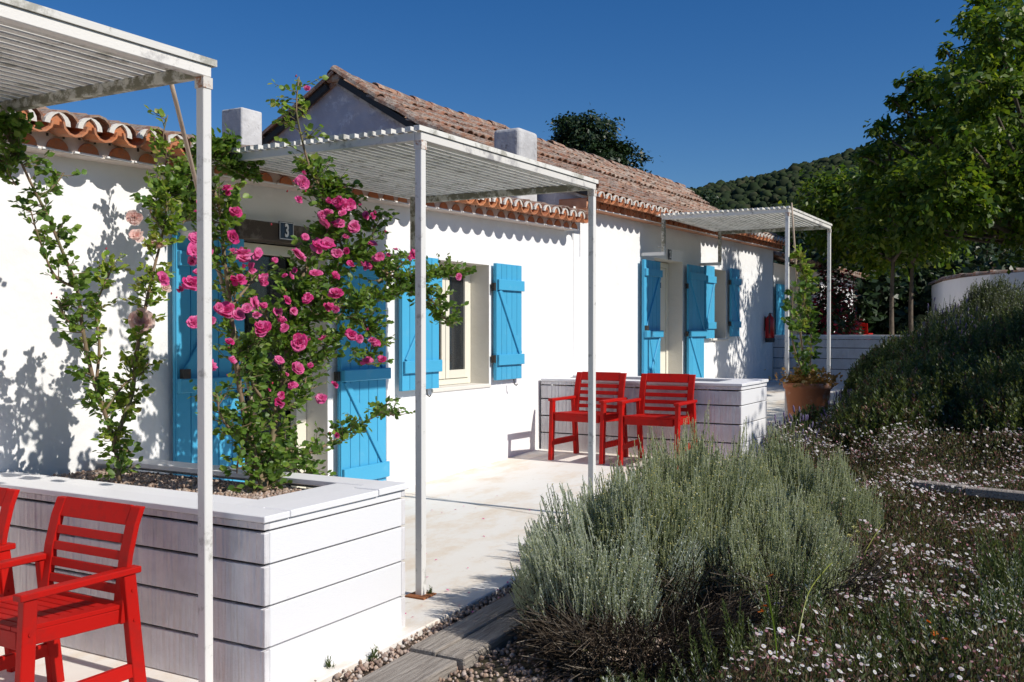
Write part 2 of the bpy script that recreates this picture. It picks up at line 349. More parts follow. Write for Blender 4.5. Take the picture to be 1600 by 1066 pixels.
def hillz(az_u, s):                                 # ridge seen beyond the roofs: silhouette rises to the right
    pts = [(300, 400), (900, 360), (1085, 312), (1190, 293), (1316, 260), (1348, 252), (1500, 214), (1700, 190), (2200, 230), (2800, 330)]
    v = np.interp(az_u, [p[0] for p in pts], [p[1] for p in pts]); return v
DH = 420.0
def hill_pt(u, s):                                  # s 0 foot .. 1 crest .. beyond
    d = (FWD*FPX + RGT*(u-800)); d.z = 0
    R = 230 + (DH-230)*s; v = hillz(u, s); top = (515-v)/FPX*DH + 1.4
    zz = 1 + (top-1)*(math.sin(min(s, 1)*PI/2)**1.15 if s <= 1 else 1-(s-1)*.6)
    p = Vector((d.x, d.y, 0))/FPX*R
    return Vector((p.x, p.y, zz))
b = MB(); US = list(np.linspace(300, 2800, 60)); SS = list(np.linspace(0, 1.5, 22))
vs = [hill_pt(u, s) for u in US for s in SS]; n2 = len(SS)
b.add(vs, [(i*n2+j, (i+1)*n2+j, (i+1)*n2+j+1, i*n2+j+1) for i in range(len(US)-1) for j in range(n2-1)])
tag(b.build('hill', M['hill_leaf'], smooth=True), kind='structure')
def ico(sub=1):
    bm = bmesh.new(); bmesh.ops.create_icosphere(bm, subdivisions=sub, radius=1); v = [tuple(x.co) for x in bm.verts]; f = [tuple(y.index for y in x.verts) for x in bm.faces]; bm.free(); return v, f
iv, jf = ico(2); iv = np.array(iv); iv[:, 2] *= .8
T = []; S = []
s = .34
row = 0
while s < 1.05:
    for k in range(190):
        u = 1030 + k*5.6*1.25 + (row % 2)*4.5 + rng.normal(0, 2.2)
        if u > 1760: break
        p = hill_pt(u, s + rng.normal(0, .008)); r = 1.6*rng.uniform(.72, 1.25)
        T.append((p.x, p.y, p.z + r*.55)); S.append(r)
    s += .021; row += 1
T = np.array(T); S = np.array(S)
nt = len(T); kk = rng.integers(0, 3, nt); hb_ = []
col_ = rng.random(nt) > .07; T, S, kk = T[col_], S[col_]*rng.choice([.7, 1, 1, 1.25], int(col_.sum())), kk[col_]
iv0 = iv; off = np.stack([iv0*(1+.13*rng.normal(size=(len(iv0), 1))) for _ in range(1)], 0)[0]
S3 = S[:, None]*rng.uniform(.75, 1.25, (len(S), 3))
scatter('hillside_wood', off, jf, rot_from(rng.normal(0, .25, (len(T), 3))+np.array([[0,0,1.]]), rng.uniform(0, 6.28, len(T))), T, S3, M['hill_leaf'], smooth=True)
tag(bpy.data.objects['hillside_wood'], 'far wooded hillside of rounded dark green pine crowns', 'wood')

# ------------------------------------------------------------------ cottages
YW = 4.80
def wall_mesh(name, x0, x1, zb, zt, openings, depth, parent, yf=YW, mats=None):
    """front wall with openings (xa, xb, za, zb) and their reveals; zb, zt are functions of x"""
    b = MB(); bx = sorted(set([x0, x1]+[v for o in openings for v in o[:2]]))
    bx2 = []
    for i in range(len(bx)-1):
        n = max(1, int((bx[i+1]-bx[i])/.4)); bx2 += [bx[i]+(bx[i+1]-bx[i])*k/n for k in range(n)]
    bx2.append(bx[-1])
    for i in range(len(bx2)-1):
        xa, xb = bx2[i], bx2[i+1]; xm = (xa+xb)/2
        op = [o for o in openings if o[0] < xm < o[1]]
        spans = [(zb, zt)] if not op else ([(zb, lambda x, o=op[0]: o[2])] if op[0][2] > zb(xm)+.02 else []) + [(lambda x, o=op[0]: o[3], zt)]
        for lo, hi in spans:
            b.add([(xa,yf,lo(xa)),(xb,yf,lo(xb)),(xb,yf,hi(xb)),(xa,yf,hi(xa))], [(0,1,2,3)])
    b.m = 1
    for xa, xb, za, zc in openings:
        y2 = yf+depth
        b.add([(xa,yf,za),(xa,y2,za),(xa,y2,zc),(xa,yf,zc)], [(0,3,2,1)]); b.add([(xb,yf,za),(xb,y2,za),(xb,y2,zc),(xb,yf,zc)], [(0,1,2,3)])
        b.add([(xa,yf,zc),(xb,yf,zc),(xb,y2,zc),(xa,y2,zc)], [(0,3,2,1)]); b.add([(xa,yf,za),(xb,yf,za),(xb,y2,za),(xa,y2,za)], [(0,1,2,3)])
    return b.build(name, mats or [M['plaster'], M['reveal']], parent)
# curved clay tile, long axis +Y (uphill), crown up, narrowing uphill
def tile_mesh(name, L=.46, r0=.088, r1=.070, th=.013, seg=6, mat=None, squash=.85):
    b = MB(); vs = []
    for y, r in ((0, r0), (L, r1)):
        for rr in (r, r-th):
            for k in range(seg+1):
                a = PI*k/seg; vs.append((-rr*math.cos(a), y, rr*math.sin(a)*squash))
    n = seg+1; fs = []
    for k in range(seg):
        fs += [(k, k+1, 2*n+k+1, 2*n+k), (n+k+1, n+k, 3*n+k, 3*n+k+1), (k+1, k, n+k, n+k+1)]
    fs += [(0, 2*n, 3*n, n), (seg, n+seg, 3*n+seg, 2*n+seg)]
    b.add(vs, fs); return b.mesh(name, mat or M['tile'], smooth=False), np.array(vs), fs
tile_me, tile_v, tile_f = tile_mesh('roof_tile')
pan_me, pan_v, pan_f = tile_mesh('pan_tile', L=.46, r0=.080, r1=.088)
clay_me, clay_v, clay_f = tile_mesh('eave_tile', L=.40, r0=.080, r1=.078, mat=M['clay'])
# mortar plug in the end of a cover tile
def plug_mesh(name, r, mat, y=.012, sq=.85):
    b = MB(); k = 8; vs = [(0, y, 0)] + [(-r*math.cos(PI*i/k), y, r*math.sin(PI*i/k)*sq) for i in range(k+1)] + [(0, y+.08, 0)] + [(-r*math.cos(PI*i/k), y+.08, r*math.sin(PI*i/k)*sq) for i in range(k+1)]
    n = k+2
    fs = [(0, i+2, i+1) for i in range(k)] + [(i+1, i+2, n+i+2, n+i+1) for i in range(k)] + [(0, 1, n+1, n), (0, n, 2*n-1, n-1)]
    b.add(vs, fs); return b.mesh(name, mat)
M['mortar'] = mat_paint('white_mortar', (.66,.63,.58), dirt=(.36,.30,.24), lo=.50, rough=.95, bs=.6)
plug_me = plug_mesh('mortar_plug', .073, M['mortar'])
P = 0.191
def roof_tiles(roof, x0, x1, prof, x_end_fn, limit_x, zoff=lambda x: 0, seed=1, first_eave=True):
    """covers as single tiles up to limit_x, the rest and the pans joined. prof: list of (y, z) from eave to ridge"""
    rs = random.Random(seed)
    segs = []; acc = 0
    for (ya, za), (yb, zb_) in zip(prof, prof[1:]):
        L = math.hypot(yb-ya, zb_-za); segs.append((acc, acc+L, ya, za, yb, zb_)); acc += L
    def pos(sv):
        for s0, s1, ya, za, yb, zb_ in segs:
            if sv <= s1 or s1 == acc:
                f = (sv-s0)/(s1-s0); return ya+(yb-ya)*f, za+(zb_-za)*f, math.atan2(zb_-za, yb-ya)
    rowl = .36; nrow = int(acc/rowl); restT = []; restR = []; panT = []; panR = []; cnt = 0
    ncol = int((x1-x0)/P)
    for i in range(ncol):
        x = x0+P*(i+.5)
        for j in range(nrow):
            sv = j*rowl; y, z, a = pos(sv+.02); a2 = a
            if x > x_end_fn(y): continue
            xx = x+rs.gauss(0, .006); zz = z+zoff(x)+rs.gauss(0, .004)
            E = Euler((a2-.03+rs.gauss(0, .012), rs.gauss(0, .03), rs.gauss(0, .03)))
            Mx = Matrix.Translation((xx, y+rs.gauss(0, .012), zz+.045)) @ E.to_matrix().to_4x4() @ Matrix.Scale(rs.uniform(.94, 1.04), 4)
            if x < limit_x and cnt < 300 and x > 2.9:
                shared('roof_tile', tile_me, roof, Mx); cnt += 1
            else: restT.append(Mx.to_translation()); restR.append(np.array(Mx.to_3x3()))
            if j == 0 and first_eave: continue
            Mp = Matrix.Translation((xx+P/2, y, zz+.055)) @ Matrix.Rotation(a2-.03, 4, 'X') @ Matrix.Rotation(PI, 4, 'Y')
            panT.append(Mp.to_translation()); panR.append(np.array(Mp.to_3x3()))
    if restT: scatter('roof_tiles_beyond', tile_v, tile_f, np.array(restR), np.array(restT), np.ones(len(restT)), M['tile'], roof)
    scatter('pan_tiles', pan_v, pan_f, np.array(panR), np.array(panT), np.ones(len(panT)), M['tile'], roof)
def rim_mesh(name, r0, r1, mat, sq=.85, t=.014):
    b = MB(); k = 8; vs = []
    for y in (-.004, t):
        for r in (r0, r1):
            for i in range(k+1):
                # the white mortar is thick on the flanks and thin on the crown
                rr = r0-(r0-r1)*(.14+.86*abs(math.cos(PI*i/k))**.8) if r == r1 else r0
                vs.append((-rr*math.cos(PI*i/k), y, rr*math.sin(PI*i/k)*sq))
    n = k+1; fs = []
    for i in range(k):
        fs += [(i, i+1, n+i+1, n+i), (i+1, i, 2*n+i, 2*n+i+1), (n+i, n+i+1, 3*n+i+1, 3*n+i)]
    b.add(vs, fs); return b.mesh(name, mat)
rim_me = rim_mesh('mortar_rim', .075, .044, M['mortar'])
fill_me = plug_mesh('clay_fill', .057, M['clay'], y=.010)
def eaves(root, x0, x1, zc, ye, ang, band_mat, zoff, seed):
    """two course cornice: ledge, row of clay arches, band, and protruding pans with mortar rimmed covers; zc = z of the ledge top"""
    rs = random.Random(seed); n = int((x1-x0)/P); X0, X1 = x0, x1
    def strip(b, ya, yb, za, zb_):
        b.add([(X0,ya,za+zoff(X0)),(X1,ya,za+zoff(X1)),(X1,yb,za+zoff(X1)),(X0,yb,za+zoff(X0)),(X0,ya,zb_+zoff(X0)),(X1,ya,zb_+zoff(X1)),(X1,yb,zb_+zoff(X1)),(X0,yb,zb_+zoff(X0))],
              [(0,3,2,1),(4,5,6,7),(0,1,5,4),(1,2,6,5),(2,3,7,6),(3,0,4,7)])
    b = MB(); strip(b, YW-.135, YW+.2, zc+.001, zc+.088); band = b.build('cornice_band', band_mat, root)
    arch = MB(); k = 8; r = .064
    vs = [(0,0,0)]+[(-r*math.cos(PI*i/k), 0, r*.88*math.sin(PI*i/k)) for i in range(k+1)]
    vs += [(0,.03,0)]+[(-r*math.cos(PI*i/k), .03, r*.88*math.sin(PI*i/k)) for i in range(k+1)]; m_ = k+2
    arch.add(vs, [(0,i+2,i+1) for i in range(k)]+[(i+1,i+2,m_+i+2,m_+i+1) for i in range(k)])
    ame = arch.mesh('arch_tile', M['clay'])
    lme = MB().box(-.088, .088, 0, .16, -.009, -.0005).mesh('arch_ledge', M['plaster'])
    sme = MB().box(-P/2, P/2, .022, .20, -.010, .0005).mesh('soffit', band_mat)
    hb = MB()
    for i in range(n):
        x = x0+P*(i+.5); z = zc+zoff(x); A_ = Matrix.Translation((x+P/2+rs.gauss(0,.004), YW-.147+rs.gauss(0,.003), z+.002))
        shared('arch_tile', ame, root, A_ @ Matrix.Rotation(rs.gauss(0,.04), 4, 'Y') @ Matrix.Scale(rs.uniform(.90,1.06), 4))
        shared('arch_ledge', lme, root, A_)
        Rx = Matrix.Rotation(ang*.6, 4, 'X')
        shared('eave_tile', clay_me, root, Matrix.Translation((x+P/2+rs.gauss(0,.004), ye-.012+rs.gauss(0,.006), z+.118)) @ Rx @ Matrix.Rotation(rs.gauss(0,.03), 4, 'Z') @ Matrix.Rotation(PI, 4, 'Y'))
        Q = Matrix.Translation((x, ye+.002, z+.102)) @ Rx @ Matrix.Rotation(rs.gauss(0,.05), 4, 'Y')
        shared('cover_fill', fill_me, root, Q @ Matrix.Scale(1.1, 4, (0,0,1))); shared('mortar_rim', rim_me, root, Q)
        for kx in (-.06, .035):
            hb.box(x+kx-.006, x+kx+.006, YW-.139, YW-.134, z+.066+rs.uniform(-.012,.006), z+.078)
    hb.build('vent_holes', M['iron'], band)['kind'] = 'stuff'
    b = MB(); strip(b, YW-.130, YW+.2, zc-.012, zc); b.build('soffit', band_mat, root)
    b = MB(); strip(b, ye+.10, YW+.2, zc+.0885, zc+.100); b.build('eave_mortar', M['clay'], root)

def leaf_shutter(root, x0, x1, z0, z1, y, flip, split=None, n=4, label=None, hook=True):
    """ledged and braced shutter lying open near the wall; y = its outer face"""
    th = .034; b = MB().box(x0, x1, y+.012, y+th, z0, z1); s = b.build('shutter', M['blue'], root, bevel=.002)
    if label: s['label'] = label
    w = (x1-x0)/n
    for i in range(n):
        MB().box(x0+i*w+.0025, x0+(i+1)*w-.0025, y, y+.0115, z0, z1).build('plank', M['blue'], s, bevel=.0025)
    parts = [(z0, z1)] if not split else [(z0, split), (split, z1)]
    def batten(za, zb_, ext=.012): MB().box(x0-ext*0+.01, x1+ext, y-.026, y-.001, za, zb_).build('batten', M['blue'], s, bevel=.003)
    if split:
        batten(z1-.20, z1-.11); batten(split+.02, split+.10) if False else None
        MB().box(x0, x1+.015, y-.04, y-.001, split-.10, split-.012).build('ledge_rail', M['blue'], s, bevel=.006)
        batten(z0+.13, z0+.25)
        br = [((z0+.25, split-.10)), ((split+.0, z1-.20))]
    else:
        batten(z0+.14, z0+.24); batten(z1-.25, z1-.15); br = [(z0+.24, z1-.25)]
    for a, c in br:
        xa, xb = (x1-.04, x0+.05) if flip else (x0+.05, x1-.04)
        MB().bar((xa, y-.009, a), (xb, y-.009, c), .05, .016, side=(1,0,0)).build('brace', M['blue'], s, bevel=.002)
    hx = x1 if not flip else x0                    # hinge side
    hx = x0-.02 if flip else x1+.0
    for hz in ((z0+.2, z1-.22) if not split else (split-.06, z1-.3)):
        MB().box(hx-.005, hx+.03, y+.005, y+.045, hz-.035, hz+.035).build('hinge', M['iron'], s)
    if hook:
        hx2 = (x0+x1)/2+.05; MB().tube([(hx2, y-.02, z0+.0), (hx2, y-.025, z0-.045), (hx2+.012, y-.04, z0-.06), (hx2+.016, y-.05, z0-.045)], .006, 6).build('hook', M['iron'], s)
    return s
def digits(txt, size, mat, parent, loc):
    cu = bpy.data.curves.new('digit', 'FONT'); cu.body = txt; cu.size = size; cu.extrude = .002; cu.align_x = 'CENTER'; cu.align_y = 'CENTER'; cu.offset = .003
    o = bpy.data.objects.new('tmp', cu); me = bpy.data.meshes.new_from_object(o); me.name = 'digit'; me.materials.clear(); me.materials.append(mat)
    d = shared('digit', me, parent, Matrix.Translation(loc) @ Matrix.Rotation(PI/2, 4, 'X') @ Matrix.Diagonal((.78, 1.12, 1, 1)))
    bpy.data.objects.remove(o); bpy.data.curves.remove(cu); return d
def plaque(root, x, y, z, w, h, txt):
    p = MB().box(x-w/2, x+w/2, y-.008, y, z-h/2, z+h/2).build('number_plaque', M['plaque'], root, bevel=.002)
    b = MB(); e = .004; t = .0045
    for q in ((x-w/2+e, x+w/2-e, z+h/2-e-t, z+h/2-e), (x-w/2+e, x+w/2-e, z-h/2+e, z-h/2+e+t), (x-w/2+e, x-w/2+e+t, z-h/2+e+t, z+h/2-e-t), (x+w/2-e-t, x+w/2-e, z-h/2+e+t, z+h/2-e-t)):
        b.box(q[0], q[1], y-.010, y-.0085, q[2], q[3])
    b.build('plaque_border', M['enamel_white'], p); digits(txt, h*.88, M['enamel_white'], p, (x, y-.011, z-.002))

def chimney(root, x0, x1, y0, y1, z0, z1, rad):
    b = MB(); cx, cy = (x0+x1)/2, (y0+y1)/2; hx, hy = (x1-x0)/2, (y1-y0)/2; k = 5; rings = []
    prof = [(0, z0), (0, (z0+z1)/2), (0, z1-rad*.8)]+[(rad*.8*(1-math.cos(t*PI/8)), z1-rad*.8+rad*.8*math.sin(t*PI/8)) for t in (1, 2, 3, 4)]
    for ins, z in prof:
        for (sx, sy, a0) in ((1,1,0), (-1,1,PI/2), (-1,-1,PI), (1,-1,1.5*PI)):
            for i in range(k):
                a = a0+PI/2*i/(k-1); w = 1+.012*noise.noise(Vector((a*2, z*3, x0)))
                rings.append((cx+(sx*(hx-rad)+(rad-ins)*math.cos(a))*w, cy+(sy*(hy-rad)+(rad-ins)*math.sin(a))*w, z))
    m = 4*k; fs = [(r*m+i, r*m+(i+1) % m, (r+1)*m+(i+1) % m, (r+1)*m+i) for r in range(len(prof)-1) for i in range(m)]
    fs.append(tuple((len(prof)-1)*m+i for i in range(m))); b.add(rings, fs)
    return b.build('chimney', M['chimney'], root, smooth=False)

# ---- the near cottage (number 3)
XG = 9.87                                          # where the taller cottage begins
c3 = thing('cottage', (6.5, YW, gz(6.5)), 'low white cottage with blue shuttered door numbered 3 behind the pink roses', 'cottage')
zoff3 = lambda x: .020*(x-3.4)
win3 = (7.06, 7.95, .895, 2.0); door3 = (4.78, 5.66, .05, 2.02)
wall_mesh('wall', -3, XG, lambda x: gz(x)-.1, lambda x: 2.36+zoff3(x), [door3, win3], .30, c3)
wb = MB(); wb.box(-3, -2.8, YW+.02, 9.8, -.4, 2.5); wb.box(-3, XG-.02, 9.8, 10, -.4, 2.6); wb.build('back_wall', M['plaster'], c3)
ZC3 = 2.345
prof3 = [(4.53, ZC3+.065), (7.45, 3.04)]
rb = MB(); z3 = lambda x: zoff3(x)
rb.add([(-3, 4.62, 2.46+z3(-3)), (XG, 4.62, 2.46+z3(XG)), (XG, 7.45, 3.03+z3(XG)), (-3, 7.45, 3.03+z3(-3)), (-3, 10.2, 2.4+z3(-3)), (XG, 10.2, 2.4+z3(XG))], [(0,1,2,3), (3,2,5,4)])
roof3 = rb.build('roof', M['tile'], c3)
roof_tiles(roof3, -2.9, XG-.12, prof3, lambda y: 99, 99, z3, 3)
for i in range(28):
    x = -2.9+i*.46; shared('ridge_tile', tile_me, roof3, Matrix.Translation((x, 7.45, 3.07+z3(x))) @ Euler((0, random.gauss(0,.03), -PI/2)).to_matrix().to_4x4() @ Matrix.Scale(1.15, 4))
eaves(c3, -2.95, 9.49, ZC3, 4.53, math.atan(.21), M['band'], zoff3, 5)
MB().box(4.735, 5.72, YW-.045, YW+.12, 2.0, 2.125).build('lintel', M['oldwood'], c3, bevel=.006)
MB().box(4.30, 4.735, YW-.02, YW+.05, 2.085, 2.097).build('lead_flashing', M['plaster'], c3)
pp = at(447, 361, Y=YW-.05); plaque(c3, pp.x, YW-.046, pp.z, .145, .125, '3')
leaf_shutter(c3, 4.19, 4.755, .10, 1.985, YW-.075, False, split=1.115, n=5, label='left blue plank shutter of the door, open and partly shaded')
leaf_shutter(c3, 5.72, 6.27, .12, 2.0, YW-.075, True, split=1.115, n=5, label='right blue plank shutter of the door, open behind the roses')
MB().box(4.215, 4.27, YW-.11, YW-.075, 1.07, 1.16).build('latch', M['iron'], c3)
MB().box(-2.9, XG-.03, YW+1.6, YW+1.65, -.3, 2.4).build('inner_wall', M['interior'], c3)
# door in its reveal: cream frame, leaf ajar, dark gap, curtain
dr = MB().box(4.785, 4.90, YW+.20, YW+.26, .06, 2.0); dr.box(5.55, 5.655, YW+.20, YW+.26, .06, 2.0); dr.box(4.90, 5.55, YW+.20, YW+.26, 1.93, 2.0)
door = dr.build('door', M['cream'], c3, bevel=.003)
MB().bar((4.92, YW+.26, .98), (5.07, YW+.33, .98), 1.80, .05, side=(0,0,1)).build('door_leaf', M['cream'], door, bevel=.004)
cb = MB(); N = 40
cv = [(5.19+.0092*i, YW+.33+.018*math.sin(i*1.1)+.008*math.sin(i*2.7), z) for i in range(N) for z in (.10, 1.92)]
cb.add(cv, [(2*i, 2*i+2, 2*i+3, 2*i+1) for i in range(N-1)]); cb.build('curtain', M['curtain'], door, smooth=True)
MB().box(5.06, 5.545, YW+.28, YW+.29, .10, 1.93).build('pane', M['glass'], door)
def window(root, o, y, gap=.05, mull=True):
    xa, xb, za, zb_ = o; b = MB(); f = .055
    b.box(xa+.003, xa+f, y, y+.06, za+.003, zb_-.003); b.box(xb-f, xb-.003, y, y+.06, za+.003, zb_-.003)
    b.box(xa+f, xb-f, y, y+.06, zb_-f, zb_-.003); b.box(xa+f, xb-f, y, y+.06, za+.003, za+f)
    w = b.build('window', M['cream'], root, bevel=.003)
    xm = (xa+xb)/2
    for (p, q) in ((xa+f+.004, xm-.004), (xm+.004, xb-f-.004)):
        s = MB(); g = .06; y0 = y-.012
        s.box(p, p+g, y0, y0+.05, za+f+.004, zb_-f-.004); s.box(q-g, q, y0, y0+.05, za+f+.004, zb_-f-.004)
        s.box(p+g, q-g, y0, y0+.05, zb_-f-.004-g, zb_-f-.004); s.box(p+g, q-g, y0, y0+.05, za+f+.004, za+f+.08)
        s.build('sash', M['cream'], w, bevel=.003)
        MB().box(p+g, q-g, y0+.02, y0+.026, za+f+.08, zb_-f-g-.004).build('pane', M['glass'], w)
    c = MB(); N = 30
    cv = [(xm-.02+(xb-xm-.05)*i/N, y+.11+.010*math.sin(i*1.3), z) for i in range(N) for z in (za+.03, zb_-.05)]
    c.add(cv, [(2*i, 2*i+2, 2*i+3, 2*i+1) for i in range(N-1)]); c.build('curtain', M['curtain'], w, smooth=True)
    return w
window(c3, win3, YW+.20)
MB().box(7.0, 7.97, YW-.012, YW+.02, .862, .8935).build('window_sill', M['reveal'], c3, bevel=.004)
leaf_shutter(c3, 6.48, 7.01, .905, 2.0, YW-.075, False, n=5, label='blue plank shutter left of the window')
leaf_shutter(c3, 7.985, 8.47, .925, 2.02, YW-.06, True, n=5, label='blue plank shutter right of the window')
q1 = at(378, 240, Y=7.6); chimney(c3, q1.x, q1.x+.30, 7.6, 7.90, 3.0, at(378, 167, Y=7.6).z, .02)
chimney(c3, 9.35, 9.78, 5.26, 5.60, 2.45, at(812, 198, X=9.35).z, .05)

# ---- the taller cottage (number 2) with the gable
c2 = thing('cottage', (14, YW, gz(14)), 'tall white cottage with grey gable and steep mossy tile roof, door numbered 2', 'cottage')
zoff2 = lambda x: .012*(x-10.2)
zw = 2.735
XE = 17.75
door2 = (12.08, 13.12, .33, 2.33); win2 = (14.30, 15.05, 1.27, 2.31)
wall_mesh('wall', XG-.15, XE, lambda x: gz(x)-.1, lambda x: zw+zoff2(x)+.01, [door2, win2], .30, c2, yf=YW-.003)
prof2 = [(4.53, 2.80), (6.92, 3.80), (8.20, 4.55)]
xe2 = lambda y: XE+.15+max(0, (y-4.5))*1.30
# gable wall, its end wall and back
gb = MB(); gx = XG
gb.add([(gx, YW-.01, 2.2), (gx, 11.9, 1.5), (gx, 11.9, 2.45), (gx, 8.2, 4.50), (gx, 6.92, 3.75), (gx, YW-.01, 2.85)], [(0,5,4,3,2,1)])
gb.add([(gx, 11.9, -.2), (25, 11.9, -.2), (25, 11.9, 2.45), (gx, 11.9, 2.45)], [(0,3,2,1)])
gb.build('gable_wall', M['gable'], c2)
eb = MB(); eb.add([(XE, YW-.012, .3), (XE+5.2, 8.2, .3), (XE+5.2, 8.2, 4.6), (XE+3.2, 6.92, 3.86), (XE, YW-.012, 2.95)], [(0,1,2,3,4)]); eb.build('end_wall', M['plaster'], c2)
rb = MB(); NX = 10
GO = gx-.04
rb.add([(GO, 4.62, 2.87), (xe2(4.6), 4.62, 2.87+zoff2(18)), (xe2(6.92), 6.92, 3.79+zoff2(20)), (GO, 6.92, 3.79), (xe2(8.2), 8.2, 4.55+zoff2(22)), (GO, 8.2, 4.55),
        (GO, 12.0, 2.43), (24.5, 12.0, 2.43),
        (GO, 4.62, 2.82), (GO, 6.92, 3.74), (GO, 8.2, 4.50), (GO, 12.0, 2.38), (gx, 12.0, 2.38), (gx, 8.2, 4.50), (gx, 6.92, 3.74), (gx, 4.62, 2.82)],
       [(0,1,2,3), (3,2,4,5), (5,4,7,6), (0,3,9,8), (3,5,10,9), (5,6,11,10), (8,9,14,15), (9,10,13,14), (10,11,12,13)])
roof2 = rb.build('roof', M['tile'], c2)
roof_tiles(roof2, gx+.04, 24.2, prof2, xe2, 99, zoff2, 9)
nr = int((xe2(8.2)-gx)/.42)
for i in range(nr):
    x = gx-.10+i*.42; shared('ridge_tile', tile_me, roof2, Matrix.Translation((x, 8.2, 4.60+zoff2(x)+random.gauss(0,.008))) @ Euler((random.gauss(0,.03), random.gauss(0,.04), -PI/2)).to_matrix().to_4x4() @ Matrix.Scale(1.07, 4))
MB().box(gx-.09, gx-.003, 8.08, 8.32, 4.52, 4.62).build('peak_mortar', M['tile'], roof2, bevel=.02)
# verge: a doubled line of tiles lying on the gable edge, with lumps of mortar
for (ya, za), (yb, zb_) in (((4.6, 2.87), (6.92, 3.80)), ((6.92, 3.80), (8.1, 4.52)), ((11.9, 2.44), (8.3, 4.48))):
    L = math.hypot(yb-ya, zb_-za); n = int(L/.34)
    for k in range(n):
        f = k/n; y = ya+(yb-ya)*f; z = za+(zb_-za)*f; a = math.atan2(zb_-za, abs(yb-ya))
        Rz = 0 if yb > ya else PI
        shared('verge_tile', tile_me, roof2, Matrix.Translation((gx-.03+random.gauss(0,.01), y, z+.07)) @ Euler((a+random.gauss(0,.03), random.gauss(0,.06), Rz), 'XYZ').to_matrix().to_4x4() @ Matrix.Scale(1.1, 4))
    MB().bar((gx-.07, ya, za-.005), (gx-.07, yb, zb_-.005), .05, .075, side=(1,0,0)).build('verge_shadow_bar', M['iron'], roof2)  # black bar standing in for the shadow gap beneath the verge tiles
    if ya < yb: MB().bar((gx-.03, ya, za-.075), (gx-.03, yb, zb_-.075), .05, .03, side=(1,0,0)).build('verge_mortar', M['mortar'], roof2)
eaves(c2, gx-.10, XE+.1, zw, 4.53, math.atan(.44), M['band_red'], zoff2, 8)
leaf_shutter(c2, 11.52, 12.07, .36, 2.27, YW-.09, False, split=1.40, n=4, label='left blue plank shutter of the door beside the iron bracket')
leaf_shutter(c2, 13.14, 13.78, .38, 2.30, YW-.09, True, split=1.40, n=4, label='right blue plank shutter of the door, next to the window')
leaf_shutter(c2, 13.86, 14.26, 1.27, 2.33, YW-.085, False, n=3, label='blue shutter left of the small window')
leaf_shutter(c2, 15.08, 15.50, 1.29, 2.35, YW-.085, True, n=3, label='blue shutter right of the small window')
pp = at(1047, 398, Y=YW-.02); plaque(c2, pp.x, YW-.014, pp.z, .105, .14, '2')
MB().box(12.15, 13.1, YW-.03, YW-.012, 2.47, 2.482).build('drip_ledge', M['plaster'], c2)
MB().box(11.53, 11.59, YW-.125, YW-.09, 1.36, 1.45).build('latch', M['iron'], c2)
d2 = MB().box(12.085, 12.16, YW+.2, YW+.26, .35, 2.32); d2.box(13.04, 13.115, YW+.2, YW+.26, .35, 2.32); d2.box(12.16, 13.04, YW+.2, YW+.26, 2.25, 2.32)
door = d2.build('door', M['cream'], c2, bevel=.003)
MB().box(12.165, 13.035, YW+.215, YW+.25, .36, 2.245).build('door_leaf', M['cream'], door, bevel=.003)
MB().tube([(12.24, YW+.215, 1.34), (12.24, YW+.16, 1.34), (12.36, YW+.155, 1.335)], .011, 6).build('handle', M['iron'], door)
window(c2, win2, YW+.2)
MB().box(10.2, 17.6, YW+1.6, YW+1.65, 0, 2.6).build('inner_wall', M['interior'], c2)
MB().box(14.26, 15.09, YW-.04, YW+.0, 1.235, 1.265).build('window_sill', M['reveal'], c2, bevel=.004)

# ---- the last cottage beyond, low and in shade
c1 = thing('cottage', (22, 5.3, gz(22)), 'low far white cottage with dark tiled eave half hidden by a red flowering creeper', 'cottage')
wall_mesh('wall', 19.0, 27.5, lambda x: .3, lambda x: 2.72, [(20.6, 21.5, .6, 2.3)], .3, c1, yf=5.3)
rb = MB(); rb.add([(18.8, 5.0, 2.72), (27.7, 5.0, 2.72), (27.7, 8, 3.5), (18.8, 8, 3.5), (18.8, 11, 2.7), (27.7, 11, 2.7)], [(0,1,2,3), (3,2,5,4)])
roof1 = rb.build('roof', M['tile'], c1)
roof_tiles(roof1, 18.8, 27.6, [(4.9, 2.73), (8, 3.5)], lambda y: 99, 0, lambda x: 0, 4, False)
leaf_shutter(c1, 19.6, 20.5, .6, 2.3, 5.2, False, n=5, label='blue plank shutter in deep shade'); pass
MB().box(20.61, 21.49, 5.5, 5.55, .6, 2.3).build('door', M['interior'], c1)

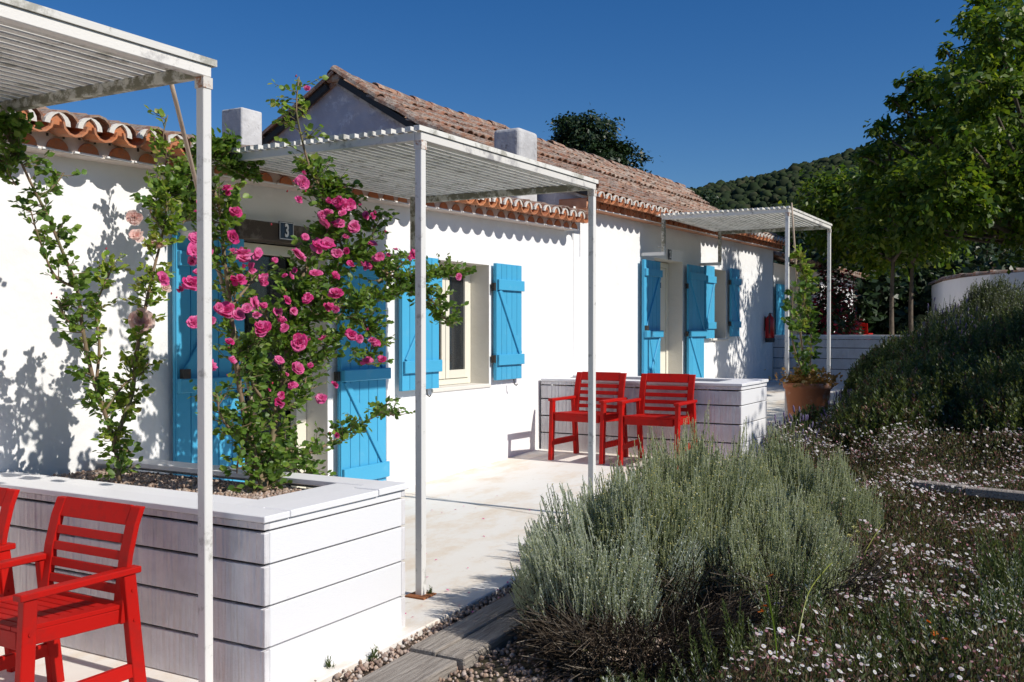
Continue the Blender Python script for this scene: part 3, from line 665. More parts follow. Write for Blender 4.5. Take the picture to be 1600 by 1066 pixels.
# ---- white garden building with tiled coping at the right
gbld = thing('outbuilding', (27, 1.2, .8), 'low round cornered white building with terracotta coping behind the silvery shrub', 'building')
pts = [(29.5, 3.6), (27.6, 3.1), (26.6, 2.6), (26.1, 1.9), (26.0, .9), (26.0, -.2), (26.0, -1.6), (27.5, -2.8)]
b = MB()
for (xa, ya), (xb, yb) in zip(pts, pts[1:]):
    za = 2.62+.20*(3.4-ya)*.28; zb_ = 2.62+.20*(3.4-yb)*.28
    b.add([(xa,ya,.5),(xb,yb,.5),(xb,yb,zb_),(xa,ya,za),(xa+.35,ya+.05,.5),(xb+.35,yb+.05,.5),(xb+.35,yb+.05,zb_),(xa+.35,ya+.05,za)], [(0,1,2,3),(4,7,6,5),(3,2,6,7)])
b.build('wall', M['plaster'], gbld)
for (xa, ya), (xb, yb) in zip(pts, pts[1:]):
    za = 2.64+.20*(3.4-ya)*.28; zb_ = 2.64+.20*(3.4-yb)*.28; n = max(1, int(math.hypot(xb-xa, yb-ya)/.34))
    for k in range(n):
        f = k/n; d = Vector((xb-xa, yb-ya, 0)).normalized()
        shared('coping_tile', tile_me, gbld, Matrix.Translation((xa+(xb-xa)*f+.12, ya+(yb-ya)*f, za+(zb_-za)*f)) @ Matrix.Rotation(math.atan2(d.y, d.x)-PI/2, 4, 'Z') @ Matrix.Scale(1.3, 4))

# ------------------------------------------------------------------ pergolas of steel and slats
def pergola(label, x0, x1, z, yp=2.977, y_in=4.50, zlow=2.0, posts=(True, True), base=True, grp='white pergolas over the terraces', zs=None):
    zt = z; r = thing('pergola', (x1, yp, gz(x1)), label, 'pergola', grp); w = .042; h = .045
    zb_ = zt-.027-h
    for i, x in enumerate((x0, x1)):
        zx = 0
        po = MB().box(x-w/2, x+w/2, yp-w/2, yp+w/2, gz(x), zb_-.001).build('post', M['steel'], r, bevel=.003)
        MB().box(x-w/2-.003, x+w/2+.003, yp-w/2-.003, yp+w/2+.003, zb_-.055+.01, zb_-.002).build('rusty_joint', M['steel_rusty'], po)
        MB().box(x-.06, x+.06, yp-.06, yp+.06, gz(x)-.002, gz(x)+.008).build('base_plate', M['rust'], po, bevel=.002)
        MB().box(x-w/2, x+w/2, yp+w/2+.001, y_in+w/2, zb_, zb_+h).build('side_beam', M['steel_mould'] if x == x1 else M['steel'], r, bevel=.003)
        MB().box(x-w/2, x+w/2, y_in-w/2, y_in+w/2, zlow+w/2, zb_-.001).build('drop_leg', M['steel_mould'], r, bevel=.003)
        MB().box(x-w/2, x+w/2, y_in-w/2, YW-.013, zlow-w/2, zlow+w/2-.001).build('wall_bracket', M['steel'], r, bevel=.003)
    MB().box(x0-w/2, x1+w/2, yp-w/2, yp+w/2, zb_, zb_+h).build('front_beam', M['steel_spot'], r, bevel=.003)
    n = 27; pitch = (YW-.33+.05-yp)/n*1.0
    me = None
    y = yp-.012; i = 0
    while y < 4.60:
        L0 = x0-.045+random.uniform(-.012, .012); L1 = x1+.045+random.uniform(-.012, .012)
        ww = .036; sag = random.gauss(0, .003)
        b = MB(); b.box(L0, L1, y-ww/2, y+ww/2, zt-.0265, zt)
        o = b.build('slat', M['slat'], r); y += .0615; i += 1
    return r
pergola('white steel and slat pergola at the left edge, nearest the camera', .65, 2.78, 2.455)
pergola('white steel and slat pergola between the rose planter and the pair of red chairs', 4.244, 6.325, 2.448, zlow=1.975)
pergola('white steel and slat pergola farthest back, beside the terracotta pot', 11.63, 13.83, 2.83, zlow=2.34)

# ------------------------------------------------------------------ slatted white planters
def planter(label, x0, x1, y0, y1, zt, zb_, soil=True, grp='white board planters between the terraces'):
    r = thing('planter', ((x0+x1)/2, (y0+y1)/2, zb_), label, 'planter', grp)
    th = .028; H = zt-zb_; k = H/.70
    cuts = [0, .172, .336, .500, .632, .675]        # board edges above the base, unit planter
    cuts = [c*k for c in cuts]
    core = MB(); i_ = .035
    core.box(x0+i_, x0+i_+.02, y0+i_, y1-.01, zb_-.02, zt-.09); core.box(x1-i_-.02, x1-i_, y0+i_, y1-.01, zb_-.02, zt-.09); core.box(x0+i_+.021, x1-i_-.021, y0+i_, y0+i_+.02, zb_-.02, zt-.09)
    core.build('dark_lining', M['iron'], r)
    for j in range(5):
        g = .011; za = zb_+cuts[j]+(g if j else 0); zc = zb_+cuts[j+1]-.001
        if j == 4: zc = zt-.0285
        e = random.uniform(-.002, .002)
        MB().box(x0, x0+th, y0, y1-.012, za, zc).build('board', M['sawn'], r, bevel=.003)
        MB().box(x1-th, x1, y0, y1-.012, za, zc).build('board', M['sawn'], r, bevel=.003)
        MB().box(x0+th+.0015, x1-th-.0015, y0+.002+e, y0+th, za-.002, zc+.002 if j < 4 else zc).build('board', M['white_board'], r, bevel=.003)
    # cap: two boards along each side, two on the end, one slightly raised
    o = .012; zc0, zc1 = zt-.026, zt
    W = .145
    y_s = y0+2*W+.01
    MB().box(x0-o, x0-o+W, y0-o, y1-.012, zc0, zc1).build('cap_board', M['white_board'], r, bevel=.003)
    MB().box(x0-o+W+.003, x0-o+2*W, y_s-.14, y1-.012, zc0, zc1-.002).build('cap_board', M['white_board'], r, bevel=.003)
    MB().box(x1+o-W, x1+o, y0-o+.15, y1-.012, zc0+.001, zc1+.003).build('cap_board', M['white_board'], r, bevel=.003)
    MB().box(x0-o+W+.003, x1-.22, y0-o, y0-o+W, zc0, zc1+.002).build('cap_board', M['white_board'], r, bevel=.003)
    MB().box(x1-.217, x1+o, y0-o-.002, y0-o+W, zc0+.003, zc1+.006).build('cap_board', M['white_board'], r, bevel=.003)
    MB().box(x0-o+W+.003, x1+o-W-.003, y0-o+W+.003, y_s, zc0, zc1).build('cap_board', M['white_board'], r, bevel=.003)
    return r, (x0+.28, x1-.13, y_s, y1-.03)
bag = {}
for nm, a in (('near', ('near white board planter holding the two rose bushes, red chairs at its left', 2.88, 3.81, 2.76, YW-.003, .673, -.03)),
              ('mid', ('shaded white board planter behind the pair of red chairs', 8.93, 9.78, 2.70, YW-.015, .905, .17)),
              ('far', ('far white board planter across the terrace behind the pot climber', 18.0, 18.85, 1.6, YW+.3, 1.30, .50))):
    bag[nm] = planter(*a)
def soil_bed(name, box, z, label, n, seed, size=.012):
    x0, x1, y0, y1 = box
    xs_ = np.linspace(x0-.1, x1+.05, 14); ys_ = np.linspace(y0-.1, y1+.02, 24)
    o = grid_mesh(name, list(xs_), list(ys_), lambda x, y: z+.018*noise.noise(Vector((x*5, y*5, seed))), M['soil'])
    pv, pf = ico(1)
    T = np.stack([rng.uniform(x0-.08, x1+.03, n), rng.uniform(y0-.08, y1, n), np.zeros(n)], 1); T[:, 2] = z+.008+rng.uniform(-.004, .012, n)
    S = size*rng.uniform(.5, 1.3, (n, 3))*np.array([[1.2, 1, .6]])
    p = scatter('bark_and_pebbles', np.array(pv), pf, rot_from(rnd_dirs(n), rng.uniform(0, 6, n)), T, S, M['pebble'], o)
    tag(o, label, 'soil', kind='stuff')
soil_bed('soil', bag['near'][1], .60, 'brown soil and pebbles filling the near planter', 5200, 1)
soil_bed('soil', bag['mid'][1], .82, 'dark soil filling the planter behind the red chairs', 900, 2)
soil_bed('soil', (18.28, 18.7, 2.0, 5.0), 1.2, 'dark soil filling the far planter', 300, 3)

# ------------------------------------------------------------------ red chairs
def make_chair(label, grp='red slatted garden armchairs'):
    r = thing('armchair', (0, 0, 0), label, 'chair', grp); m = M['red']; W = .265
    for sy in (-1, 1):
        MB().bar((-.265, sy*W, 0), (-.235, sy*W, .553), .036, .060, side=(0,1,0), h2=.056).build('leg', m, r, bevel=.003)
        MB().bar((.255, sy*W, 0), (.195, sy*W, .553), .036, .062, side=(0,1,0), h2=.056).build('leg', m, r, bevel=.003)
        MB().bar((-.28, sy*W, .567), (.245, sy*W, .567), .052, .026, side=(0,1,0)).build('armrest', m, r, bevel=.004)
        MB().bar((-.222, sy*W, .165), (.225, sy*W, .165), .026, .055, side=(0,1,0)).build('stretcher', m, r, bevel=.003)
        MB().bar((-.245, sy*(W-.034), .405), (.20, sy*(W-.034), .385), .030, .055, side=(0,1,0)).build('seat_rail', m, r, bevel=.003)
        # curved back stile
        pts = [(.165, .36), (.178, .48), (.200, .62), (.232, .74), (.262, .81)]
        b = MB(); vs = []; fs = []; ya, yb = sy*.235-.029, sy*.235+.029
        for x, z in pts: vs += [(x, ya, z), (x, yb, z), (x+.026, yb, z), (x+.026, ya, z)]
        for k in range(len(pts)-1):
            o = 4*k
            fs += [(o, o+1, o+5, o+4), (o+1, o+2, o+6, o+5), (o+2, o+3, o+7, o+6), (o+3, o, o+4, o+7)]
        fs += [(3,2,1,0), (4*len(pts)-4, 4*len(pts)-3, 4*len(pts)-2, 4*len(pts)-1)]
        b.add(vs, fs); b.build('back_stile', m, r, bevel=.003)
        for (bx, bz) in ((-.242, .43), (.214, .37), (.205, .49), (-.252, .20)):
            MB().tube([(bx, sy*(W+.0175), bz), (bx, sy*(W+.022), bz)], .007, 8).build('screw_cap', m, r)
    MB().bar((-.258, 0, .402), (-.232, 0, .402), .455, .065, side=(0,1,0)).build('front_rail', m, r, bevel=.003)
    MB().bar((.205, 0, .376), (.229, 0, .376), .455, .05, side=(0,1,0)).build('rear_rail', m, r, bevel=.003)
    for sy in (-1, 1): MB().bar((-.255, sy*.219, .442), (.185, sy*.219, .424), .054, .018, side=(0,1,0)).build('seat_border', m, r, bevel=.002)
    n = 8
    for k in range(n):
        x = -.233+k*.0525; z = .4425-.0018*k*1.0-.0008*k
        MB().bar((x-.022, 0, z), (x+.022, 0, z-.0018), .380, .016, side=(0,1,0)).build('seat_slat', m, r, bevel=.002)
    def xb(z): return float(np.interp(z, [.36,.48,.62,.74,.81], [.165,.178,.200,.232,.262]))
    for za, zb_ in ((.735, .812), (.665, .700), (.600, .635), (.535, .570), (.470, .505), (.375, .440)):
        MB().bar((xb(za)+.013, 0, za), (xb(zb_)+.013, 0, zb_), .411, .018, side=(0,1,0)).build('back_slat', m, r, bevel=.002)
    return r
spots = [(2.35, 3.38, 'red garden armchair in front at the lower left, before the near planter'),
         (2.35, 4.16, 'red garden armchair cut off by the left edge of the photo'),
         (8.56, 4.06, 'left armchair of the red pair, nearer the white wall'),
         (8.56, 3.36, 'right armchair of the red pair, behind the grey green bush'),
         (23.4, 4.55, 'left of two tiny red chairs far back by the creeper'),
         (24.2, 4.55, 'right of two tiny red chairs far back by the creeper')]
ch0 = make_chair(spots[0][2])
for i, (x, y, lab) in enumerate(spots):
    c = ch0 if i == 0 else copy_tree(ch0)
    c.location = (x, y, gz(x)+.001); c['label'] = lab; c.rotation_euler.z = [0, .05, -.02, .03, PI, PI][i]; c.scale = (.95,)*3 if i < 2 else (1,)*3

# ------------------------------------------------------------------ timber edging, gravel, extinguisher, pot, canes
e = thing('timber_edging', (4.2, 2.42, gz(4)), 'grey weathered timber sleepers edging the gravel along the terrace', 'edging')
for i, (xa, xb, ya, yb, dz) in enumerate(((1.2, 3.55, 2.30, 2.55, -.012), (3.57, 6.4, 2.425, 2.565, .0), (3.57, 6.4, 2.28, 2.421, -.006), (6.42, 8.9, 2.30, 2.56, .0), (8.92, 11.4, 2.30, 2.56, .0))):
    b = MB(); b.add([(xa,ya,gz(xa)-.12),(xb,ya,gz(xb)-.12),(xb,yb,gz(xb)-.12),(xa,yb,gz(xa)-.12),(xa,ya,gz(xa)+.012+dz),(xb,ya,gz(xb)+.012+dz),(xb,yb,gz(xb)+.012+dz),(xa,yb,gz(xa)+.012+dz)],
       [(0,3,2,1),(4,5,6,7),(0,1,5,4),(1,2,6,5),(2,3,7,6),(3,0,4,7)]); b.build('sleeper', M['sleeper'], e, bevel=.006)
p1 = at(1430, 757, Z=.36); p2 = at(1610, 776, Z=.35)
e2 = thing('garden_timber', (p1.x, p1.y, .1), 'long grey timber lying across the daisies at the right edge', 'timber')
MB().bar(p1+(p1-p2)*.02, p1+(p2-p1)*.45, .055, .09, side=(0,0,1)).build('beam', M['sleeper'], e2, bevel=.006)
MB().bar(p1+(p2-p1)*.46+Vector((0,0,-.006)), p2+(p2-p1)*.6, .055, .09, side=(0,0,1)).build('beam', M['sleeper'], e2, bevel=.006)
# gravel
pv, pf = ico(1); n = 7500
T = np.stack([rng.uniform(2.2, 6.8, n), rng.uniform(1.0, 2.32, n), np.zeros(n)], 1)
n2 = 1700; T2 = np.stack([rng.uniform(2.0, 7.5, n2), rng.uniform(2.56, 2.70, n2), np.zeros(n2)], 1); T = np.concatenate([T, T2])
T[:, 2] = .036*(T[:, 0]-3.8)-.045+rng.uniform(-.005, .014, len(T)); T[n:, 2] += .022
S = .0095*rng.uniform(.5, 1.5, (len(T), 1))*rng.uniform(.7, 1.2, (len(T), 3)); R = rot_from(rnd_dirs(len(T)), rng.uniform(0, 6, len(T)))
tag(scatter('gravel', np.array(pv), pf, R, T, S, M['pebble']), 'pink and tan pebbles between timber sleepers and the grey bush', 'gravel')
gl = grid_mesh('soil_strip', [2, 4, 6, 9, 12], [2.5, 2.7], lambda x, y: gz(x)-.035, M['soil']); tag(gl, kind='structure')
# fire extinguisher
q = at(1203, 530, Y=YW-.1); zb_ = at(1203, 535, Y=YW-.1).z
fe = thing('fire_extinguisher', (q.x, YW-.1, zb_), 'red fire extinguisher hanging on the shaded white wall', 'extinguisher')
b = MB().lathe((q.x, YW-.1, zb_+.05), [(0,0),(.075,0),(.08,.01),(.08,.34),(.065,.38),(.03,.41),(.025,.44),(0,.44)], 16); b.build('tank', M['extinguisher'], fe, smooth=True)
MB().lathe((q.x, YW-.1, zb_), [(0,0),(.078,0),(.083,.05),(.083,.075),(0,.075)], 16).build('foot_ring', M['iron'], fe)
MB().box(q.x-.02, q.x+.09, YW-.115, YW-.085, zb_+.492, zb_+.51).build('lever', M['iron'], fe)
MB().tube([(q.x, YW-.1, zb_+.49), (q.x-.08, YW-.11, zb_+.47), (q.x-.11, YW-.12, zb_+.35), (q.x-.10, YW-.12, zb_+.15)], .011, 6).build('hose', M['iron'], fe)
MB().box(q.x-.03, q.x+.03, YW-.02, YW-.013, zb_+.2, zb_+.45).build('bracket', M['iron'], fe)

# ------------------------------------------------------------------ plants
LEAF = (np.array([(0,0,0), (.30,.28,.05), (.36,.62,.06), (0,1,.02), (-.36,.62,.06), (-.30,.28,.05), (0,.45,-.05)]), [(0,1,6), (1,2,6), (2,3,6), (3,4,6), (4,5,6), (5,0,6)])
LEAF4 = (np.array([(0,0,0), (.28,.5,.05), (0,1,0), (-.28,.5,.05)]), [(0,1,2,3)])
BLADE = (np.array([(-.5,0,0), (.5,0,0), (.3,1,.1), (-.3,1,.1)]), [(0,1,2,3)])
def leaf_mesh(mat):
    b = MB(); b.add([tuple(p) for p in LEAF[0]], LEAF[1]); return b.mesh('leaf', mat)
def spline(pts, n=40):
    pts = [Vector(p) for p in pts]; out = []; m = len(pts)
    for i in range(m-1):
        p0 = pts[max(i-1, 0)]; p1 = pts[i]; p2 = pts[i+1]; p3 = pts[min(i+2, m-1)]
        k = max(2, n//(m-1))
        for j in range(k):
            t = j/k; out.append(.5*((2*p1)+(-p0+p2)*t+(2*p0-5*p1+4*p2-p3)*t*t+(-p0+3*p1-3*p2+p3)*t**3))
    out.append(pts[-1]); return out
def flower_mesh(name, mat, seed, rings=((.28, 5, 1.25), (.5, 7, .95), (.75, 8, .6), (1.0, 8, .22), (1.05, 6, -.05))):
    rs = random.Random(seed); b = MB()
    for r, n, tilt in rings:
        for k in range(n):
            a = 2*PI*k/n+rs.uniform(-.25, .25); t = tilt+rs.uniform(-.35, .35); L = r*rs.uniform(.75, 1.2); w = (.42*r+.16)*rs.uniform(.75, 1.15)
            ca, sa = math.cos(a), math.sin(a); vs = []
            for (f, ww, lift) in ((.08, .15, 0), (.5, 1.0, .0), (.85, 1.05, .06), (1.0, .5, .02)):
                for s_ in (-1, 0, 1):
                    rad = L*f*math.cos(t); z = L*f*math.sin(t)*.9 - (0.10*f if s_ == 0 else 0)+rs.uniform(-.03, .03)+lift
                    x = rad*ca - s_*w*ww*sa; y = rad*sa + s_*w*ww*ca; vs.append((x, y, z+.05))
            fs = []
            for i in range(3):
                for j in range(2): fs.append((i*3+j, i*3+j+1, (i+1)*3+j+1, (i+1)*3+j))
            b.add(vs, fs)
    return b.mesh(name, mat, smooth=False)
def bud_mesh():
    b = MB().lathe((0,0,0), [(0,-.2),(.28,0),(.38,.35),(.28,.75),(.05,1.0)], 7); return b.mesh('bud', M['bud'], smooth=True)
BUD = bud_mesh()
def rose_bush(name, label, cat, base, canes, leaves_per_m, leaf_size, spread, mats, flowers, fmats, buds, sprigs=.10, group=None, cane_r=.012, n_single=300, trunk=True):
    """canes: list of (points, density factor, radius factor, leaf material index)"""
    r = thing(name, base, label, cat, group); lp = []; ln = []; lm = []
    for pts, dens, rf, mi in canes:
        sp = spline(pts, 36); N = len(sp)
        MB().tube(sp, [cane_r*rf*(1-.75*i/N)+.0015 for i in range(N)], 6).build('cane', M['stem'], r, smooth=True)
        L = sum((sp[i+1]-sp[i]).length for i in range(N-1)); k = int(L*leaves_per_m*dens)
        tw = MB()
        for _ in range(max(3, int(k/7))):
            f = random.random()**.9; i = min(N-2, int(f*(N-1))); p = sp[i].lerp(sp[i+1], random.random())
            d = Vector(np.array(rnd_dirs(1)[0])); d.z = abs(d.z)*.5+.1; d.normalize(); ll = spread*random.uniform(.35, 1.25)
            e1 = p+d*ll; md = p+d*ll*.5+Vector((0,0,-.02*ll/.1*.2))
            tw.tube([p, md, e1], [.0028, .0022, .0012], 4, cap=False)
            for q in range(7):
                g = .25+.75*q/6; c = p.lerp(e1, g); sd = Vector(np.array(rnd_dirs(1)[0]))*.35 + d*.5
                lp.append(c+Vector(np.array(rng.normal(0, .006, 3)))); ln.append(sd); lm.append(mi)
        tw.build('twigs', M['stem'], r)['kind'] = 'stuff'
    lp = np.array([tuple(p) for p in lp]); n = len(lp)
    # each leaf: long axis roughly outwards, face up and towards the sun
    ax = np.array([tuple(v) for v in ln]); ax /= np.linalg.norm(ax, axis=1, keepdims=True); ax[:, 2] -= .25; ax /= np.linalg.norm(ax, axis=1, keepdims=True)
    nn = rng.normal(size=(n, 3))*.65+np.array([[0, -.55, .75]]); nn -= ax*np.sum(nn*ax, 1, keepdims=True); nn /= np.linalg.norm(nn, axis=1, keepdims=True)
    xx = np.cross(ax, nn); Rm = np.stack([xx, ax, nn], axis=2); S = leaf_size*rng.uniform(.6, 1.25, n); lm = np.array(lm)
    order = np.argsort(-S*(1+.3*rng.random(n))); single = order[:n_single]; rest = order[n_single:]
    lmesh = [leaf_mesh(m) for m in mats]
    for i in single:
        Mx = Matrix([list(Rm[i][a]*S[i])+[lp[i][a]] for a in range(3)]+[[0,0,0,1]]); shared('leaf', lmesh[lm[i]], r, Mx)
    mi = np.repeat(lm[rest], len(LEAF[1]))
    if len(rest): scatter('foliage', LEAF[0], LEAF[1], Rm[rest], lp[rest], S[rest], mats, r, mi=mi)
    RG = [((.28, 5, 1.25), (.5, 7, .95), (.75, 8, .6), (1.0, 8, .22), (1.05, 6, -.05)), ((.3, 6, 1.3), (.6, 7, 1.0), (.85, 6, .55), (1.05, 4, .0)),
          ((.25, 4, 1.2), (.55, 6, .7), (.95, 7, .35), (1.1, 5, -.25), (.8, 3, -.6)), ((.3, 5, 1.35), (.55, 5, 1.15), (.8, 5, .9))]
    fm = [[flower_mesh('flower', m, 11+j, RG[j % 4]) for j in range(8)] for m in fmats]
    for (p, sz, k) in flowers:
        nrm = Vector((random.gauss(-.45, .35), random.gauss(-.75, .3), random.gauss(.5, .3)))
        Mx = Matrix.Translation(p) @ nrm.to_track_quat('Z', 'Y').to_matrix().to_4x4() @ Matrix.Rotation(random.random()*6, 4, 'Z') @ Matrix.Diagonal((sz*random.uniform(.72, 1.1), sz*random.uniform(.8, 1.15), sz*random.uniform(.7, 1.25), 1))
        shared('flower', random.choice(fm[k]), r, Mx)
    for (p, sz) in buds:
        Mx = Matrix.Translation(p) @ Euler((random.gauss(0,.4), random.gauss(0,.4), 0)).to_matrix().to_4x4() @ Matrix.Scale(sz, 4); shared('bud', BUD, r, Mx)
    return r
A = lambda u, v, Y=4.15: at(u, v, Y=Y)
baseA = at(187, 745, Y=4.10)
canesA = [([baseA+Vector((0,0,-.02)), A(180,700), A(165,650), A(145,590), A(130,520), A(120,450), A(100,400), A(75,340), A(45,280), A(20,225), A(2,185)], .95, .95, 0),
          ([A(178,690), A(205,620), A(212,560), A(225,490), A(238,430), A(255,360), A(262,310)], 1.15, 1.0, 1),
          ([A(150,600), A(155,540), A(150,480), A(170,430), A(178,410)], .6, .6, 1),
          ([A(120,450), A(85,430), A(60,370), A(48,330)], .5, .5, 0),
          ([A(60,310), A(85,290), A(100,270)], .6, .4, 0), ([A(130,520), A(105,500), A(90,470)], .8, .4, 0),
          ([A(262,310,4.2), A(240,290,4.3), A(262,255,4.34), A(255,215,4.34), A(262,180,4.34)], .5, .4, 1),
          ([A(262,310,4.2), A(290,270,4.3), A(320,240,4.34), A(355,262,4.3), A(395,280,4.3)], 2.6, .6, 0),
          ([A(290,270,4.3), A(300,320,4.34), A(285,350,4.34)], 2.6, .5, 0), ([A(320,240,4.34), A(350,225,4.3), A(390,262,4.3)], 2.6, .5, 0),
          ([A(255,360,4.15), A(235,330,4.2), A(250,310,4.2)], 1.2, .5, 0), ([A(20,225), A(10,260), A(25,290)], 1.3, .4, 0), ([A(20,225), A(5,200), A(35,190)], 1.5, .4, 0),
          ([A(165,640), A(195,600), A(225,580), A(232,560)], .8, .5, 1), ([A(185,700), A(200,705), A(193,690)], .5, .4, 0)]
fA = [(A(*q[:2]), q[2]/2*.0031, 0) for q in ((210,340,23), (213,368,22), (244,382,26), (260,450,23), (221,503,42))]
rose_bush('rose_bush', 'tall two stemmed rose bush with pale peach roses against the white wall', 'rose bush', baseA, canesA, 600, .037, .095, [M['rose_leaf_mid'], M['rose_leaf_young']], fA, [M['petal_pale']], [(A(165,390), .012), (A(80,460), .01), (A(88,466), .01)])
B_ = lambda u, v, Y=3.50: at(u, v, Y=Y)
baseB = at(412, 768, Y=3.42)
canesB = [([baseB, B_(395,700), B_(380,640), B_(368,560), B_(360,480), B_(350,400), B_(345,340), B_(335,300)], 1.25, 1.3, 0),
          ([baseB, B_(425,690), B_(440,600), B_(450,520), B_(470,440), B_(500,380), B_(530,330), B_(520,290)], 1.7, 1.3, 0),
          ([B_(450,560), B_(480,500), B_(520,440), B_(545,400), B_(590,420), B_(640,440,3.48), B_(690,430,3.42), B_(712,432,3.42)], 1.5, .9, 0),
          ([B_(470,470), B_(530,480), B_(590,470), B_(640,455,3.48), B_(680,475,3.42), B_(702,510,3.42)], 1.6, .8, 0),
          ([B_(520,290), B_(490,275), B_(480,250), B_(470,210), B_(463,170), B_(467,120)], .55, .6, 1),
          ([B_(530,320), B_(505,300), B_(488,268)], 2.0, .6, 0), ([B_(540,400), B_(520,350), B_(500,300)], 1.5, .6, 0),
          ([B_(430,690), B_(470,710), B_(520,690), B_(560,665), B_(600,645), B_(615,650)], .8, .6, 0),
          ([B_(400,690), B_(370,680), B_(345,650), B_(340,620)], .9, .6, 0), ([B_(380,700), B_(372,720), B_(370,740)], .9, .5, 0),
          ([B_(360,480), B_(385,450), B_(400,430)], .8, .6, 0), ([B_(440,600), B_(480,580), B_(500,550), B_(540,520)], 1.5, .7, 0),
          ([B_(430,640), B_(400,610), B_(390,570), B_(395,530)], 1.4, .7, 0), ([B_(450,540), B_(420,510), B_(415,470)], 1.1, .7, 0),
          ([B_(500,500), B_(560,500), B_(580,530), B_(575,570)], 1.4, .6, 0), ([B_(545,400), B_(575,380), B_(585,350), B_(570,335)], 1.0, .6, 0),
          ([B_(425,740), B_(440,720), B_(470,740), B_(480,755)], 1.4, .6, 0), ([B_(420,760), B_(410,740), B_(425,700)], 1.7, .6, 0), ([B_(590,440), B_(620,420), B_(640,400,3.48)], .9, .5, 0),
          ([B_(345,340), B_(340,310), B_(330,290)], .8, .5, 1), ([B_(450,640), B_(470,620), B_(480,580)], 1.6, .6, 0), ([B_(480,440), B_(460,500), B_(470,560)], 1.6, .6, 0)]
FB = [(342,297,20,0),(303,320,22,0),(355,333,22,0),(352,371,24,0),(292,392,32,1),(287,444,28,0),(290,505,28,1),(367,397,30,1),(378,422,32,1),(360,440,32,0),(341,485,28,0),(347,565,32,1),(399,515,28,0),(421,488,28,1),(428,500,24,1),(386,473,22,1),
      (454,400,26,1),(399,434,18,0),(455,535,30,0),(424,629,30,0),(452,576,24,1),(424,562,20,1),(490,622,22,1),(468,467,22,0),(512,460,26,0),(480,428,22,1),(484,384,28,0),(498,382,32,0),(493,350,28,1),(514,352,26,0),(541,355,26,1),(516,317,22,0),(534,321,24,0),
      (460,286,24,1),(536,416,26,0),(553,416,20,1),(570,383,22,1),(580,402,22,1),(538,524,28,0),(570,532,18,1),(562,565,24,1),(636,398,22,0),(628,404,16,1),(645,402,16,1),(706,433,18,1),(570,340,20,1),(560,338,18,0),(650,487,12,0),(515,679,12,0),(468,140,12,1),(512,318,18,1),(402,440,20,1),(440,432,18,1),(525,322,22,0),(288,408,18,1),(407,610,10,0)]
FB += [(int(u+random.gauss(0, 17)), int(v+random.gauss(0, 17)), s*random.uniform(.5, .75), random.randint(0, 1)) for u, v, s, k in FB if s > 17 and u < 600 for _ in range(2) if random.random() < .8]
fB = [(B_(u, v, random.gauss(3.38, .03) if u < 600 else 3.34)+Vector((0, -.05, 0)), s/2*.0027, k) for u, v, s, k in FB]
bB = [(B_(*q), .012) for q in ((424,352), (430,480), (445,455), (412,470), (388,468), (480,182), (477,300), (458,284), (356,545), (356,588), (545,428), (690,458,3.4), (697,465,3.4), (462,120), (448,300), (470,310), (500,300), (433,683), (400,560), (425,600), (520,432), (515,678))]
rose_bush('climbing_rose', 'big sprawling climbing rose covered in hot pink double roses', 'rose bush', baseB, canesB, 620, .036, .125, [M['rose_leaf_mid'], M['rose_leaf_young']], fB, [M['petal_pink'], M['petal_soft']], bB)
def cane_thing(label, a, b_, r=.009):
    o = MB().tube([a, a.lerp(b_, .35)+Vector((.004,0,0)), a.lerp(b_, .7), b_], [r, r*.95, r*.85, r*.7], 7).build('bamboo_cane', M['cane'], smooth=True); tag(o, label, 'cane', 'bamboo plant canes'); return o
_a, _b = at(432, 772, Y=3.44), at(267, 128, Y=3.22); _m = at(372, 540, Y=3.60); _n = at(320, 340, Y=3.50)
tag(MB().tube(spline([_a-Vector((0,0,.03)), _m, _n, _b], 16), .0095, 7).build('bamboo_cane', M['cane'], smooth=True), 'long bamboo cane leaning from the near planter soil up to the nearest pergola beam', 'cane', 'bamboo plant canes')
cane_thing('bamboo cane rising from the terracotta pot past the farthest pergola', at(1256, 590, Y=2.95), at(1237, 317, Y=2.93), .014)

# pot with climber
pc = at(1262, 640, Y=2.72); pz = gz(pc.x)
pot = thing('terracotta_pot', (pc.x, 2.72, pz), 'large terracotta pot at the foot of the farthest pergola', 'pot')
MB().lathe((pc.x, 2.72, pz), [(0,0),(.19,0),(.20,.03),(.25,.44),(.27,.45),(.275,.51),(.245,.515),(.23,.47),(0,.46)], 28).build('body', M['pot'], pot, smooth=True)
topp = Vector((pc.x, 2.72, pz+.5))
n = 700
T = np.array([tuple(topp)])+np.stack([rng.normal(0, .14, n), rng.normal(0, .14, n), np.abs(rng.normal(0, .07, n))], 1)
dp = thing('pot_plants', topp, 'dry orange and brown bedding plants spilling over the terracotta pot', 'plant')
scatter('foliage', LEAF4[0], LEAF4[1], rot_from(rnd_dirs(n, .4), rng.uniform(0, 6, n)), T, .06*rng.uniform(.6, 1.3, n), M['dry_flower'], dp)
canesC = [([topp, at(1256,560,Y=2.85), at(1250,500,Y=2.85), at(1262,450,Y=2.85), at(1252,420,Y=2.85), at(1250,396,Y=2.85)], 1.0, 1, 1),
          ([topp, at(1240,540,Y=2.8), at(1238,490,Y=2.8), at(1240,450,Y=2.8)], .8, .8, 0), ([topp, at(1268,545,Y=2.8), at(1264,500,Y=2.8), at(1255,460,Y=2.8), at(1270,440,Y=2.8)], .8, .8, 0)]
rose_bush('potted_climber', 'yellow green leafy climber growing from the terracotta pot up the cane', 'plant', topp, canesC, 300, .060, .105, [M['rose_leaf'], M['rose_leaf_young']], [], [M['petal_pale']], [], n_single=120, cane_r=.012)

